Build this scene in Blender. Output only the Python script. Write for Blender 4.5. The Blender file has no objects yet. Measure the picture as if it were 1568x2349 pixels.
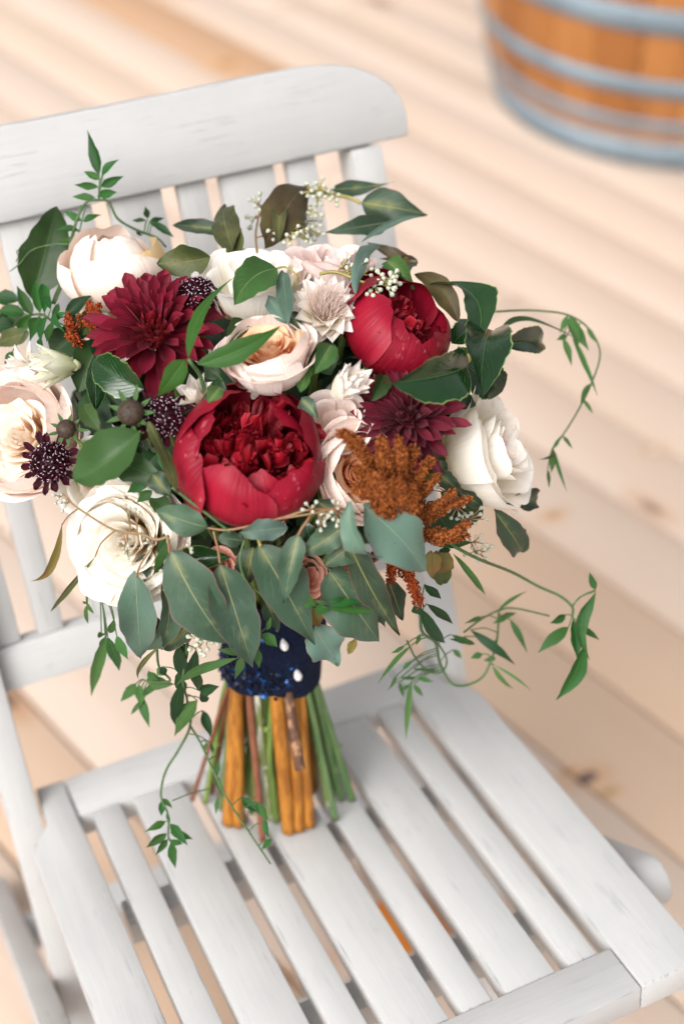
import bpy, bmesh, math, random
import numpy as np
from mathutils import Vector, Matrix, Euler

random.seed(7); rng = np.random.default_rng(7)
S = bpy.context.scene
col = S.collection

# ------------------------------------------------------------------ camera
# surveyed in the chair's own frame (seat level), then tipped with the chair's 10 degree backward slope
TIP = math.radians(-10.0); PIVOT = np.array([0.0, .1, 0.0]); TM = np.array(Matrix.Rotation(TIP, 3, 'X'))
CL0 = np.array([-.26082, -.72411, 1.25713]); RC0 = np.array(Euler((.99447, .065337, -.43026)).to_matrix())
CL = TM @ (CL0-PIVOT)+PIVOT; RC = TM @ RC0
CAM_LOC = tuple(CL); CAM_ROT = Matrix(RC.tolist()).to_euler()
cd = bpy.data.cameras.new('camera'); cam = bpy.data.objects.new('camera', cd); col.objects.link(cam)
cam.location = CAM_LOC; cam.rotation_euler = CAM_ROT
cd.sensor_fit = 'VERTICAL'; cd.sensor_height = 36; cd.lens = 50
cd.clip_start = 0.02; cd.clip_end = 200
cd.dof.use_dof = True; cd.dof.focus_distance = 0.93; cd.dof.aperture_fstop = 2.8
S.camera = cam
S.render.resolution_x = 683; S.render.resolution_y = 1024

# ------------------------------------------------------------------ overcast sky and soft sun
SUN_EL, SUN_AZ = math.radians(45), math.radians(-122)      # azimuth from +Y towards +X
w = bpy.data.worlds.new('World'); S.world = w; w.use_nodes = True
nt = w.node_tree; nt.nodes.clear()
sky = nt.nodes.new('ShaderNodeTexSky'); sky.sky_type = 'NISHITA'; sky.sun_disc = False
sky.sun_elevation = SUN_EL; sky.sun_rotation = SUN_AZ
sky.air_density = 1.0; sky.dust_density = 5.0; sky.ozone_density = 1.0
hs = nt.nodes.new('ShaderNodeHueSaturation'); hs.inputs['Saturation'].default_value = 0.10
bgn = nt.nodes.new('ShaderNodeBackground'); bgn.inputs['Strength'].default_value = 0.15
out = nt.nodes.new('ShaderNodeOutputWorld')
nt.links.new(sky.outputs[0], hs.inputs['Color']); nt.links.new(hs.outputs[0], bgn.inputs[0]); nt.links.new(bgn.outputs[0], out.inputs[0])
sd = bpy.data.lights.new('sun', 'SUN'); sd.energy = 1.45; sd.angle = math.radians(44); sd.color = (1.0, 0.965, 0.93)
so = bpy.data.objects.new('sun', sd); col.objects.link(so)
SUN_DIR = Vector((math.sin(SUN_AZ)*math.cos(SUN_EL), math.cos(SUN_AZ)*math.cos(SUN_EL), math.sin(SUN_EL)))
so.rotation_euler = SUN_DIR.to_track_quat('Z', 'Y').to_euler(); so.location = (-2, -1, 4)
S.view_settings.view_transform = 'Standard'; S.view_settings.look = 'None'
S.cycles.max_bounces = 12; S.cycles.diffuse_bounces = 8; S.cycles.transmission_bounces = 8
S.view_settings.exposure = 0.50; S.view_settings.gamma = 1.0

# ------------------------------------------------------------------ layout helpers
CR, CU, CB = RC[:, 0], RC[:, 1], RC[:, 2]
FPX, PX0, PY0 = 50/36*2349, 784.0, 1174.5        # survey grid of 1568 x 2349 sight lines
ZN = {'O': (1, 0, 0), 'A': (.4994, 0, 261), 'B': (.4994, 652.5, 359), 'C': (.4994, 0, 718), 'D': (.541, 587, 783),
      'E': (.4994, 130.5, 1240), 'F': (.5006, 783, 1240), 'G': (.2913, 0, 1044), 'H': (.3055, 0, 1631), 'K': (.4446, 0, 1305), 'L': (.4443, 978.8, 913.5)}
def zc(zone, q):
    s, ox, oy = ZN[zone]; return (q[0]*s+ox, q[1]*s+oy)
def ray(x, y): return RC @ np.array([(x-PX0)/FPX, -(y-PY0)/FPX, -1.0])
def P(x, y, d): return CL + ray(x, y)*d
def on_z(x, y, z):
    r = ray(x, y); return CL + r*((z-CL[2])/r[2])
def on_plane(x, y, n, c):                         # in the chair's frame
    r = RC0 @ np.array([(x-PX0)/FPX, -(y-PY0)/FPX, -1.0]); n = np.array(n, float); return CL0 + r*((c-n@CL0)/(n@r))
def on_seat(x, y, h=0.0): return TM @ (on_plane(x, y, (0, 0, 1), .44+h)-PIVOT)+PIVOT
def surf(x, y):                                   # distance to the dome of the flower head
    ry = 480 if y < 1000 else 640
    q = 1-((x-610)/650)**2-((y-1000)/ry)**2
    return 1.01-0.13*math.sqrt(max(q, 0))
def cdir(a, b, c):
    v = a*CR+b*CU+c*CB; return v/np.linalg.norm(v)
def nrm(v): return v/(np.linalg.norm(v)+1e-12)

# ------------------------------------------------------------------ object helpers
WL = {}                                           # world origin of each object
def tag(o, label=None, cat=None, group=None, kind=None):
    if label: o['label'] = label
    if cat: o['category'] = cat
    if group: o['group'] = group
    if kind: o['kind'] = kind
    return o
def empty(name, loc):
    o = bpy.data.objects.new(name, None); col.objects.link(o); o.location = loc; o.empty_display_size = .03
    WL[o] = np.array(loc, float); return o
def obj(name, V, F, mat, parent=None, origin=None, uv=None, smooth=True, attr=None):
    V = np.asarray(V, float)
    origin = V.mean(0) if origin is None else np.asarray(origin, float)
    me = bpy.data.meshes.new(name); me.from_pydata((V-origin).tolist(), [], [list(map(int, f)) for f in F])
    if smooth: me.polygons.foreach_set('use_smooth', [True]*len(me.polygons))
    if uv is not None:
        uv = np.asarray(uv, float); l = me.uv_layers.new(name='UVMap')
        idx = np.zeros(len(me.loops), int); me.loops.foreach_get('vertex_index', idx)
        l.data.foreach_set('uv', uv[idx].ravel())
    me.materials.append(mat); me.update()
    return link(name, me, parent, origin)
def link(name, me, parent, origin, rot=None):
    o = bpy.data.objects.new(name, me); col.objects.link(o)
    origin = np.asarray(origin, float)
    if parent is not None:
        o.parent = parent; o.location = origin-WL[parent]
    else: o.location = origin
    if rot is not None: o.rotation_euler = rot
    WL[o] = origin; return o
def grid_faces(nu, nv, close=False):
    F = []
    for i in range(nu-1):
        for j in range(nv-1 if not close else nv):
            k = (j+1) % nv
            F.append((i*nv+j, i*nv+k, (i+1)*nv+k, (i+1)*nv+j))
    return F
class MB:
    def __init__(s): s.V = []; s.F = []; s.U = []; s.n = 0
    def add(s, V, F, U=None):
        s.V.append(np.asarray(V, float)); s.F += [tuple(i+s.n for i in f) for f in F]
        s.U.append(np.asarray(U, float) if U is not None else np.zeros((len(V), 2)))
        s.n += len(V)
    def build(s, name, mat, parent=None, origin=None, smooth=True):
        return obj(name, np.concatenate(s.V), s.F, mat, parent, origin, np.concatenate(s.U), smooth)
def catmull(pts, n):
    p = np.asarray(pts, float)
    if len(p) == 2: return p[0]+(p[1]-p[0])*np.linspace(0, 1, n)[:, None]
    q = np.vstack([2*p[0]-p[1], p, 2*p[-1]-p[-2]]); out_ = []
    for t in np.linspace(0, len(p)-1-1e-9, n):
        i = int(t); f = t-i; a, b, c, d = q[i:i+4]
        out_.append(.5*((2*b)+(c-a)*f+(2*a-5*b+4*c-d)*f*f+(-a+3*b-3*c+d)*f**3))
    return np.array(out_)
def tube(pts, rad, n=None, k=6, caps=True, wob=0):
    c = catmull(pts, n or max(2, len(pts)*5)); m = len(c)
    r = np.interp(np.linspace(0, 1, m), np.linspace(0, 1, len(rad)), rad) if hasattr(rad, '__len__') else np.full(m, rad)
    if wob: r = r*(1+wob*rng.normal(size=m))
    t = np.gradient(c, axis=0); t /= np.linalg.norm(t, axis=1)[:, None]+1e-12
    up = np.array([0, 0, 1.]) if abs(t[0][2]) < .9 else np.array([1., 0, 0])
    V = []; U = []
    a = nrm(np.cross(t[0], up))
    for i in range(m):
        a = nrm(a-t[i]*(a@t[i])); b = np.cross(t[i], a)
        for j in range(k):
            q = 2*math.pi*j/k; V.append(c[i]+r[i]*(math.cos(q)*a+math.sin(q)*b)); U.append((j/k, i/(m-1)))
    F = grid_faces(m, k, True)
    if caps: F += [tuple(range(k))[::-1], tuple((m-1)*k+j for j in range(k))]
    return np.array(V), F, U
def frame(z, spin=0.0, up=None):
    z = nrm(np.asarray(z, float)); up = CU if up is None else up
    x = np.cross(up, z)
    if np.linalg.norm(x) < 1e-3: x = np.cross(CR, z)
    x = nrm(x); y = np.cross(z, x); c, s_ = math.cos(spin), math.sin(spin)
    return np.stack([c*x+s_*y, -s_*x+c*y, z], 1)      # columns

# ------------------------------------------------------------------ materials
def newmat(name):
    m = bpy.data.materials.new(name); m.use_nodes = True; t = m.node_tree; t.nodes.clear()
    return m, t
class NT:
    def __init__(s, name): s.m, s.t = newmat(name)
    def n(s, ty, **kw):
        x = s.t.nodes.new(ty)
        for k, v in kw.items(): setattr(x, k, v)
        return x
    def put(s, sock, v):
        if isinstance(v, bpy.types.NodeSocket): s.t.links.new(v, sock)
        elif isinstance(v, (tuple, list)) and len(v) == 3 and sock.type == 'RGBA': sock.default_value = (*v, 1)
        else: sock.default_value = v
    def math(s, op, a, b=0.0, c=0.0, clamp=False):
        x = s.n('ShaderNodeMath', operation=op, use_clamp=clamp)
        s.put(x.inputs[0], a); s.put(x.inputs[1], b); s.put(x.inputs[2], c); return x.outputs[0]
    def mix(s, f, a, b, bt='MIX'):
        x = s.n('ShaderNodeMix', data_type='RGBA', blend_type=bt, clamp_factor=True)
        s.put(x.inputs[0], f); s.put(x.inputs[6], a); s.put(x.inputs[7], b); return x.outputs[2]
    def sstep(s, v, lo, hi):
        x = s.n('ShaderNodeMapRange', interpolation_type='SMOOTHSTEP')
        s.put(x.inputs[0], v); s.put(x.inputs[1], lo); s.put(x.inputs[2], hi); return x.outputs[0]
    def noise(s, vec, scale, detail=3.0, rough=.5, dims='3D'):
        x = s.n('ShaderNodeTexNoise', noise_dimensions=dims)
        if vec is not None: s.put(x.inputs['Vector'], vec)
        x.inputs['Scale'].default_value = scale; x.inputs['Detail'].default_value = detail; x.inputs['Roughness'].default_value = rough
        return x.outputs['Fac']
    def mapping(s, vec, scale=(1, 1, 1), loc=(0, 0, 0)):
        x = s.n('ShaderNodeMapping'); s.put(x.inputs[0], vec); x.inputs['Scale'].default_value = scale; x.inputs['Location'].default_value = loc
        return x.outputs[0]
    def bump(s, h, st, dist):
        x = s.n('ShaderNodeBump'); s.put(x.inputs['Height'], h); x.inputs['Strength'].default_value = st; x.inputs['Distance'].default_value = dist
        return x.outputs[0]
    def done(s, color, rough=.5, spec=.5, normal=None, trans=0.0, tcol=None, metal=0.0, coat=0.0, sheen=0.0, sss=0.0):
        b = s.n('ShaderNodeBsdfPrincipled'); s.put(b.inputs['Base Color'], color); s.put(b.inputs['Roughness'], rough)
        s.put(b.inputs['Specular IOR Level'], spec); s.put(b.inputs['Metallic'], metal)
        b.inputs['Coat Weight'].default_value = coat; b.inputs['Coat Roughness'].default_value = .15
        b.inputs['Sheen Weight'].default_value = sheen
        if normal is not None: s.put(b.inputs['Normal'], normal)
        o = s.n('ShaderNodeOutputMaterial'); sh = b.outputs[0]
        if trans > 0:
            t = s.n('ShaderNodeBsdfTranslucent'); s.put(t.inputs[0], tcol if tcol is not None else color)
            mx = s.n('ShaderNodeMixShader'); mx.inputs[0].default_value = trans
            s.t.links.new(sh, mx.inputs[1]); s.t.links.new(t.outputs[0], mx.inputs[2]); sh = mx.outputs[0]
        s.t.links.new(sh, o.inputs[0]); return s.m

def petal_mat(name, base, tip, back=None, edge=None, rough=.6, trans=.2, streak=.12, spec=.2, sheen=0, lo=.15, hi=.8, spots=0, bruise=0):
    s = NT(name); uv = s.n('ShaderNodeTexCoord').outputs['UV']; sp = s.n('ShaderNodeSeparateXYZ'); s.put(sp.inputs[0], uv)
    u = sp.outputs[1]; v = s.math('ABSOLUTE', s.math('MULTIPLY_ADD', sp.outputs[0], 2, -1))
    oi = s.n('ShaderNodeObjectInfo')
    tc = s.n('ShaderNodeTexCoord').outputs['Object']
    c = s.mix(s.sstep(u, lo, hi), base, tip)
    if back is not None:
        g = s.n('ShaderNodeNewGeometry'); c = s.mix(g.outputs['Backfacing'], c, back)
    if edge is not None: c = s.mix(s.math('MULTIPLY', s.sstep(v, .75, 1.0), .8), c, edge)
    st = s.noise(s.mapping(uv, (26, 2.2, 1)), 1.0, 3)
    k = s.math('MULTIPLY_ADD', st, streak*2, 1-streak)
    k = s.math('MULTIPLY', k, s.math('MULTIPLY_ADD', oi.outputs['Random'], streak*1.5, 1-streak*.7))
    k2 = s.math('MULTIPLY', k, s.math('MULTIPLY_ADD', s.noise(tc, 45, 2), streak*2, 1-streak))
    cc = s.n('ShaderNodeCombineXYZ')
    for i in range(3): s.put(cc.inputs[i], k2)
    c = s.mix(1.0, c, cc.outputs[0], 'MULTIPLY')
    if spots:
        sel = s.sstep(s.noise(tc, 26, 1), .48, .62)
        c = s.mix(s.math('MULTIPLY', s.math('MULTIPLY', s.sstep(s.noise(tc, 170, 3, .6), .60, .70), sel), .5), c, spots)
    if bruise:
        bm_ = s.math('MULTIPLY', s.math('MULTIPLY', s.sstep(u, .86, 1.0), s.sstep(s.noise(tc, 130, 3, .6), .50, .70)), bruise)
        c = s.mix(bm_, c, (.66, .46, .27))
        c = s.mix(s.math('MULTIPLY', s.sstep(s.noise(tc, 22, 2), .58, .75), bruise*.6), c, tuple(x*y for x, y in zip(tip, (1.0, .90, .80))))
    nb = s.bump(st, .5, .0014)
    return s.done(c, rough, spec, nb, trans, None, sheen=sheen)

def leaf_mat(name, colr, back=None, vein=(.3, .35, .12), edge=None, nlat=9, vs=.6, mid=.06, rough=.45, spec=.4, trans=.18, mott=.25, mcol=None, coat=0, slope=.35, bumpy=.5, bscale=60, latw=.32, flush=0):
    s = NT(name); uv = s.n('ShaderNodeTexCoord').outputs['UV']; sp = s.n('ShaderNodeSeparateXYZ'); s.put(sp.inputs[0], uv)
    tc = s.n('ShaderNodeTexCoord').outputs['Object']; oi = s.n('ShaderNodeObjectInfo')
    u = sp.outputs[1]; v = s.math('ABSOLUTE', s.math('MULTIPLY_ADD', sp.outputs[0], 2, -1))
    wob = s.math('MULTIPLY', s.math('SUBTRACT', s.noise(tc, 90, 2), .5), .10)
    wid = s.math('MULTIPLY_ADD', u, -.7*mid, mid)
    m = s.math('SUBTRACT', 1.0, s.sstep(s.math('DIVIDE', v, wid), .5, 1.3))
    ph = s.math('MULTIPLY', s.math('ADD', s.math('SUBTRACT', u, s.math('MULTIPLY', v, slope)), wob), nlat)
    fr = s.math('ABSOLUTE', s.math('SUBTRACT', s.math('FRACT', ph), .5))
    lat = s.math('MULTIPLY', s.sstep(fr, .09, .0), s.sstep(v, 1.0, .5))
    vm = s.math('MAXIMUM', m, s.math('MULTIPLY', s.math('MULTIPLY', lat, latw), s.sstep(s.noise(tc, 70, 2), .35, .65)))
    n1 = s.noise(tc, bscale, 4, .6)
    hv = s.n('ShaderNodeHueSaturation'); s.put(hv.inputs['Color'], colr)
    s.put(hv.inputs['Hue'], s.math('MULTIPLY_ADD', oi.outputs['Random'], .05, .47)); s.put(hv.inputs['Value'], s.math('MULTIPLY_ADD', s.math('FRACT', s.math('MULTIPLY', oi.outputs['Random'], 7.31)), .7, .65))
    c = s.mix(s.math('MULTIPLY', s.sstep(n1, .35, .75), mott), hv.outputs[0], mcol if mcol else tuple(x*1.7 for x in colr))
    if back is not None:
        g = s.n('ShaderNodeNewGeometry'); c = s.mix(g.outputs['Backfacing'], c, back)
    if flush:
        fz = s.math('MULTIPLY', s.math('MULTIPLY', s.sstep(v, .55, .0), s.sstep(s.noise(tc, 38, 3, .6), .48, .66)), flush)
        c = s.mix(fz, c, vein)
        c = s.mix(s.math('MULTIPLY', s.sstep(s.noise(tc, 420, 2), .66, .74), .5), c, tuple(x*.45 for x in colr))
        c = s.mix(s.math('MULTIPLY', s.sstep(s.noise(tc, 16, 2), .55, .75), .5), c, tuple(x*y for x, y in zip(colr, (.75, .95, .65))))
    c = s.mix(s.math('MULTIPLY', vm, vs), c, vein)
    if edge is not None: c = s.mix(s.math('MULTIPLY', s.sstep(v, .93, .985), .8), c, edge)
    h = s.math('ADD', s.math('MULTIPLY', vm, -.8), s.math('MULTIPLY', n1, .5))
    return s.done(c, s.math('MULTIPLY_ADD', n1, .2, rough-.1), spec, s.bump(h, bumpy, .0011), trans, None, coat=coat)

def plain_mat(name, c, c2=None, scale=60, rough=.5, spec=.4, bump=.0, metal=0, trans=0, stretch=(1, 1, 1), lo=.35, hi=.65, coat=0):
    s = NT(name); tc = s.mapping(s.n('ShaderNodeTexCoord').outputs['Object'], stretch)
    n1 = s.noise(tc, scale, 4, .6)
    cc = s.mix(s.sstep(n1, lo, hi), c, c2 if c2 else tuple(x*.75 for x in c))
    return s.done(cc, rough, spec, s.bump(n1, bump, .001) if bump else None, trans, None, metal, coat)

M = {}
M['peony'] = petal_mat('peony_petal', (.195, .003, .011), (.235, .006, .020), edge=(.33, .026, .044), rough=.42, trans=.15, streak=.28, spec=.2, spots=(.6, .16, .19))
M['peony_in'] = petal_mat('peony_inner_petal', (.17, .002, .006), (.29, .005, .014), edge=(.44, .03, .05), rough=.4, trans=.25, streak=.3, spec=.4)
M['dahlia'] = petal_mat('dahlia_petal', (.24, .002, .007), (.30, .004, .014), back=(.22, .010, .030), rough=.45, trans=.2, streak=.3, spec=.3, sheen=.05)
M['dahlia2'] = petal_mat('plum_dahlia_petal', (.14, .002, .009), (.18, .004, .019), back=(.18, .011, .030), rough=.42, trans=.15, streak=.3, spec=.35, sheen=.08)
M['cream'] = petal_mat('cream_petal', (.93, .76, .60), (.94, .82, .74), streak=.04, trans=.2, spec=.12, bruise=.5)
M['white'] = petal_mat('white_petal', (.92, .86, .66), (.94, .90, .84), streak=.035, trans=.2, spec=.12, bruise=.5)
M['ivory'] = petal_mat('ivory_petal', (.93, .74, .42), (.94, .89, .80), streak=.035, trans=.2, spec=.12, lo=.1, hi=.6, bruise=.5)
M['blush'] = petal_mat('blush_petal', (.90, .74, .62), (.92, .80, .74), streak=.05, trans=.2, spec=.12, bruise=.5)
M['pink'] = petal_mat('pink_petal', (.88, .66, .60), (.90, .74, .70), streak=.05, trans=.2, spec=.12, bruise=.5)
M['peach'] = petal_mat('peach_petal', (.92, .40, .16), (.92, .62, .40), streak=.06, trans=.25, spec=.12)
M['apricot'] = petal_mat('apricot_petal', (.95, .74, .54), (.95, .85, .74), streak=.06, trans=.25, spec=.12)
M['coral'] = petal_mat('coral_petal', (.80, .25, .16), (.86, .45, .34), streak=.06, trans=.2, spec=.12)
M['tanpetal'] = petal_mat('faded_petal', (.75, .5, .2), (.78, .58, .32), streak=.15, trans=.3)
M['bract'] = petal_mat('protea_bract', (.90, .84, .68), (.95, .89, .83), streak=.06, trans=.25, edge=(.88, .80, .75))
M['bractg'] = petal_mat('green_protea_bract', (.70, .74, .44), (.88, .86, .72), streak=.1, trans=.25)
M['hair'] = petal_mat('protea_hair', (.88, .76, .62), (.92, .78, .72), trans=.2)
M['scab'] = petal_mat('scabiosa_petal', (.009, .0009, .003), (.042, .002, .009), rough=.5, trans=.06, streak=.4)
M['scabcore'] = plain_mat('scabiosa_core', (.018, .002, .006), (.05, .004, .014), 300, .6)
M['anther'] = plain_mat('anther', (.72, .62, .70), (.40, .26, .36), 500, .5)
M['euc'] = leaf_mat('eucalyptus_leaf', (0.0444, 0.0888, 0.0554), (0.0693, 0.1179, 0.0832), vein=(.36, .36, .17), edge=(.17, .10, .08), nlat=8, vs=.6, mid=.042, rough=.48, spec=.32, mcol=(.080, .140, .098), mott=.6, flush=0.5)
M['eucp'] = leaf_mat('pale_eucalyptus_leaf', (0.0963, 0.1656, 0.1310), (0.1156, 0.1811, 0.1464), vein=(.30, .36, .25), edge=(.2, .16, .12), nlat=9, vs=.5, mid=.04, rough=.48, spec=.32, mcol=(.125, .205, .155), mott=.5, flush=0.3)
M['eucd'] = leaf_mat('dark_eucalyptus_leaf', (0.0258, 0.0483, 0.0271), (0.0451, 0.0709, 0.0451), vein=(.30, .31, .10), edge=(.22, .08, .06), nlat=8, vs=.7, mid=.055, rough=.48, spec=.32, mcol=(.045, .085, .055), mott=.6, flush=0.5)
M['olive'] = leaf_mat('olive_leaf', (0.0476, 0.0622, 0.0190), (0.0731, 0.0731, 0.0292), vein=(.24, .22, .09), nlat=8, vs=.5, mid=.05, rough=.48, spec=.32, mcol=(.14, .13, .04), mott=.5, flush=0.4)
M['bright'] = leaf_mat('bright_leaf', (0.0476, 0.1060, 0.0256), (0.0731, 0.1389, 0.0439), vein=(.30, .40, .14), nlat=9, vs=.6, mid=.035, rough=.48, spec=.32, mott=.4, flush=0.35)
M['brown'] = leaf_mat('brown_leaf', (.055, .040, .015), (.10, .07, .03), vein=(.14, .10, .04), nlat=8, vs=.5, rough=.5, mott=.6, mcol=(.10, .085, .02), flush=0.4)
M['dry'] = leaf_mat('dry_leaf', (.20, .13, .03), (.24, .16, .05), vein=(.12, .06, .02), nlat=10, vs=.5, rough=.6, mott=.7, mcol=(.15, .18, .04))
M['cam'] = leaf_mat('camellia_leaf', (0.0052, 0.0271, 0.0065), (0.0516, 0.0903, 0.0258), vein=(.10, .22, .05), edge=(.20, .28, .09), nlat=9, vs=.6, mid=.025, rough=.2, spec=.5, trans=.06, mott=.4, coat=0, slope=.45, bumpy=.55, bscale=45)
M['camb'] = leaf_mat('camellia_leaf_back', (0.0310, 0.0722, 0.0179), (0.0275, 0.0550, 0.0172), vein=(.15, .24, .08), nlat=8, vs=.4, mid=.03, rough=.42, spec=.32, trans=.2, mott=.3)
M['rus'] = leaf_mat('ruscus_leaf', (0.0219, 0.0841, 0.0102), (0.0512, 0.1170, 0.0292), vein=(.15, .33, .07), nlat=1.2, slope=-6.0, vs=.55, mid=.035, rough=.42, spec=.3, trans=.2, mott=.3)
M['jas'] = leaf_mat('jasmine_leaf', (0.0205, 0.0841, 0.0146), (0.0512, 0.1243, 0.0365), vein=(.11, .26, .06), nlat=6, vs=.4, mid=.04, rough=.5, spec=.25, trans=.25, mott=.3)
M['jasl'] = leaf_mat('young_jasmine_leaf', (0.0549, 0.1353, 0.0365), (0.0804, 0.1608, 0.0512), vein=(.18, .34, .12), nlat=6, vs=.4, mid=.04, rough=.5, spec=.22, trans=.3, mott=.3)
M['jasd'] = leaf_mat('dark_jasmine_leaf', (0.0117, 0.0439, 0.0117), (0.0292, 0.0658, 0.0219), vein=(.07, .17, .05), nlat=6, vs=.4, mid=.04, rough=.5, spec=.25, trans=.15, mott=.3)
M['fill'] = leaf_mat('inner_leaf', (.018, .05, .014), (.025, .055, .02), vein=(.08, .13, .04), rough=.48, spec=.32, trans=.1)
M['vine'] = plain_mat('vine_stem', (.045, .095, .03), (.075, .13, .045), 200, .5)
M['twig'] = plain_mat('eucalyptus_twig', (.20, .15, .07), (.30, .16, .09), 120, .5)
M['twigr'] = plain_mat('red_twig', (.26, .105, .055), (.22, .14, .06), 120, .5)
M['twigy'] = plain_mat('yellow_twig', (.38, .32, .10), (.26, .22, .06), 120, .5)
M['seed'] = plain_mat('gum_seed', (.36, .40, .30), (.50, .50, .42), 260, .6, bump=.2)
M['seedw'] = plain_mat('pale_gum_seed', (.55, .55, .45), (.42, .45, .33), 260, .6, bump=.2)
M['scbud'] = plain_mat('scabiosa_bud', (.030, .014, .014), (.065, .045, .022), 500, .6, bump=.4)
M['amar'] = plain_mat('amaranth_grain', (.40, .120, .026), (.085, .018, .006), 520, .7, spec=.15, trans=.1, lo=.38, hi=.62)
M['amard'] = plain_mat('dark_amaranth_grain', (.38, .070, .014), (.09, .012, .005), 520, .7, spec=.15, lo=.38, hi=.62)
M['s_amber'] = plain_mat('amber_stem', (.47, .19, .027), (.28, .10, .016), 36, .48, spec=.28, bump=.5, stretch=(7, 7, .35))
M['s_green'] = plain_mat('green_stem', (.12, .20, .035), (.20, .27, .07), 40, .45, bump=.2, stretch=(4, 4, .5))
M['s_dgreen'] = plain_mat('dark_green_stem', (.07, .15, .05), (.13, .20, .07), 40, .45, bump=.2, stretch=(4, 4, .5))
M['s_red'] = plain_mat('reddish_stem', (.24, .085, .045), (.17, .055, .025), 60, .5, bump=.3, stretch=(3, 3, .6))
M['s_bark'] = plain_mat('bark_stem', (.10, .045, .025), (.38, .20, .10), 90, .65, bump=.6, stretch=(2, 2, .5), lo=.5, hi=.7)
M['s_pale'] = plain_mat('pale_stem', (.22, .26, .09), (.62, .60, .50), 60, .5, bump=.2, stretch=(2, 2, .35), lo=.48, hi=.6)
M['velvet'] = plain_mat('navy_velvet', (.004, .006, .018), (.008, .013, .036), 350, .9, spec=.15, bump=.6)
M['pearl'] = plain_mat('pearl', (.80, .78, .76), (.82, .80, .80), 30, .18, spec=.6, coat=.5)
M['pin'] = plain_mat('steel_pin', (.6, .6, .6), None, 30, .3, metal=1)
def sequin_mat():
    s = NT('blue_sequin'); oi = s.n('ShaderNodeTexCoord').outputs['Object']
    n1 = s.noise(oi, 160, 1)
    c = s.mix(s.sstep(n1, .50, .68), (.0012, .005, .018), (.006, .085, .30))
    return s.done(c, .25, .5, None, 0, None, .6)
M['sequin'] = sequin_mat()

# ---- wood
PA = math.radians(-73.2)
KNOTS = [(*on_z(1345, 1782, 0)[:2], .017, (.10, .07, .075), .9), (*on_z(1268, 1180, 0)[:2], .014, (.42, .24, .12), .8), (*on_z(1300, 1770, 0)[:2], .008, (.35, .2, .1), .7), (*on_z(1395, 1815, 0)[:2], .010, (.34, .22, .10), .7),
         (*on_z(520, 145, 0)[:2], .03, (.25, .13, .06), .7), (*on_z(700, 2220, 0)[:2], .016, (.2, .14, .12), .8), (*on_z(1500, 1030, 0)[:2], .012, (.78, .68, .62), .8)]
def deck_mat(warm=False):
    s = NT('warm_deck_wood' if warm else 'deck_wood'); tc = s.n('ShaderNodeTexCoord').outputs['Object']; oi = s.n('ShaderNodeObjectInfo').outputs['Random']
    off = s.n('ShaderNodeCombineXYZ'); s.put(off.inputs[0], s.math('MULTIPLY', oi, 37)); s.put(off.inputs[1], s.math('MULTIPLY', oi, 91)); s.put(off.inputs[2], s.math('MULTIPLY', oi, 13))
    va = s.n('ShaderNodeVectorMath', operation='ADD'); s.put(va.inputs[0], tc); s.put(va.inputs[1], off.outputs[0]); v = va.outputs[0]
    broad = s.noise(s.mapping(v, (7, .55, 1)), 1.0, 3)
    grain = s.noise(s.mapping(v, (55, 1.3, 1)), 1.0, 4, .6)
    fine = s.noise(s.mapping(v, (260, 6, 1)), 1.0, 3)
    c = s.mix(s.sstep(broad, .3, .7), (.565, .440, .350), (.585, .470, .392))
    c = s.mix(s.math('MULTIPLY', s.sstep(grain, .46, .80), .22), c, (.47, .31, .20))
    c = s.mix(s.math('MULTIPLY', s.sstep(fine, .5, .8), .18), c, (.40, .26, .17))
    c = s.mix(s.math('MULTIPLY', s.math('LESS_THAN', oi, .12), .45), c, (.52, .33, .20))
    if warm: c = s.mix(.75, c, (.42, .235, .12))
    vo = s.n('ShaderNodeTexVoronoi'); s.put(vo.inputs['Vector'], s.mapping(v, (5.2, 2.1, .01))); vo.inputs['Scale'].default_value = 1.0
    kd = s.math('ADD', vo.outputs['Distance'], s.math('MULTIPLY', s.math('SUBTRACT', grain, .5), .05))
    sepc = s.n('ShaderNodeSeparateColor'); s.put(sepc.inputs[0], vo.outputs['Color'])
    pick = s.sstep(sepc.outputs[0], .62, .66)
    c = s.mix(s.math('MULTIPLY', s.math('MULTIPLY', s.sstep(kd, .16, .04), pick), .65), c, (.40, .20, .09))
    c = s.mix(s.math('MULTIPLY', s.math('MULTIPLY', s.sstep(kd, .06, .03), pick), .8), c, (.07, .05, .055))
    gp = s.n('ShaderNodeNewGeometry').outputs['Position']
    for (kx, ky, kr, kc, ks) in KNOTS:
        sb = s.n('ShaderNodeVectorMath', operation='SUBTRACT'); s.put(sb.inputs[0], gp); s.put(sb.inputs[1], (kx, ky, 0.0))
        mp = s.n('ShaderNodeMapping'); s.put(mp.inputs[0], sb.outputs[0]); mp.inputs['Rotation'].default_value = (0, 0, -PA); mp.inputs['Scale'].default_value = (1.0, 2.0, 0.0)
        ln = s.n('ShaderNodeVectorMath', operation='LENGTH'); s.put(ln.inputs[0], mp.outputs[0])
        dd = s.math('ADD', ln.outputs['Value'], s.math('MULTIPLY', s.math('SUBTRACT', grain, .5), kr*.6))
        c = s.mix(s.math('MULTIPLY', s.sstep(dd, kr*3.2, kr), .5), c, (.50, .29, .15))
        c = s.mix(s.math('MULTIPLY', s.sstep(dd, kr*1.15, kr*.6), ks), c, kc)
    return s.done(c, .7, .1, s.bump(s.math('ADD', grain, s.math('MULTIPLY', fine, .5)), .25, .002))
M['deck'] = deck_mat(); M['deckwarm'] = deck_mat(True)
M['deckdark'] = plain_mat('under_deck', (.05, .035, .025), None, 10, .8)
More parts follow.
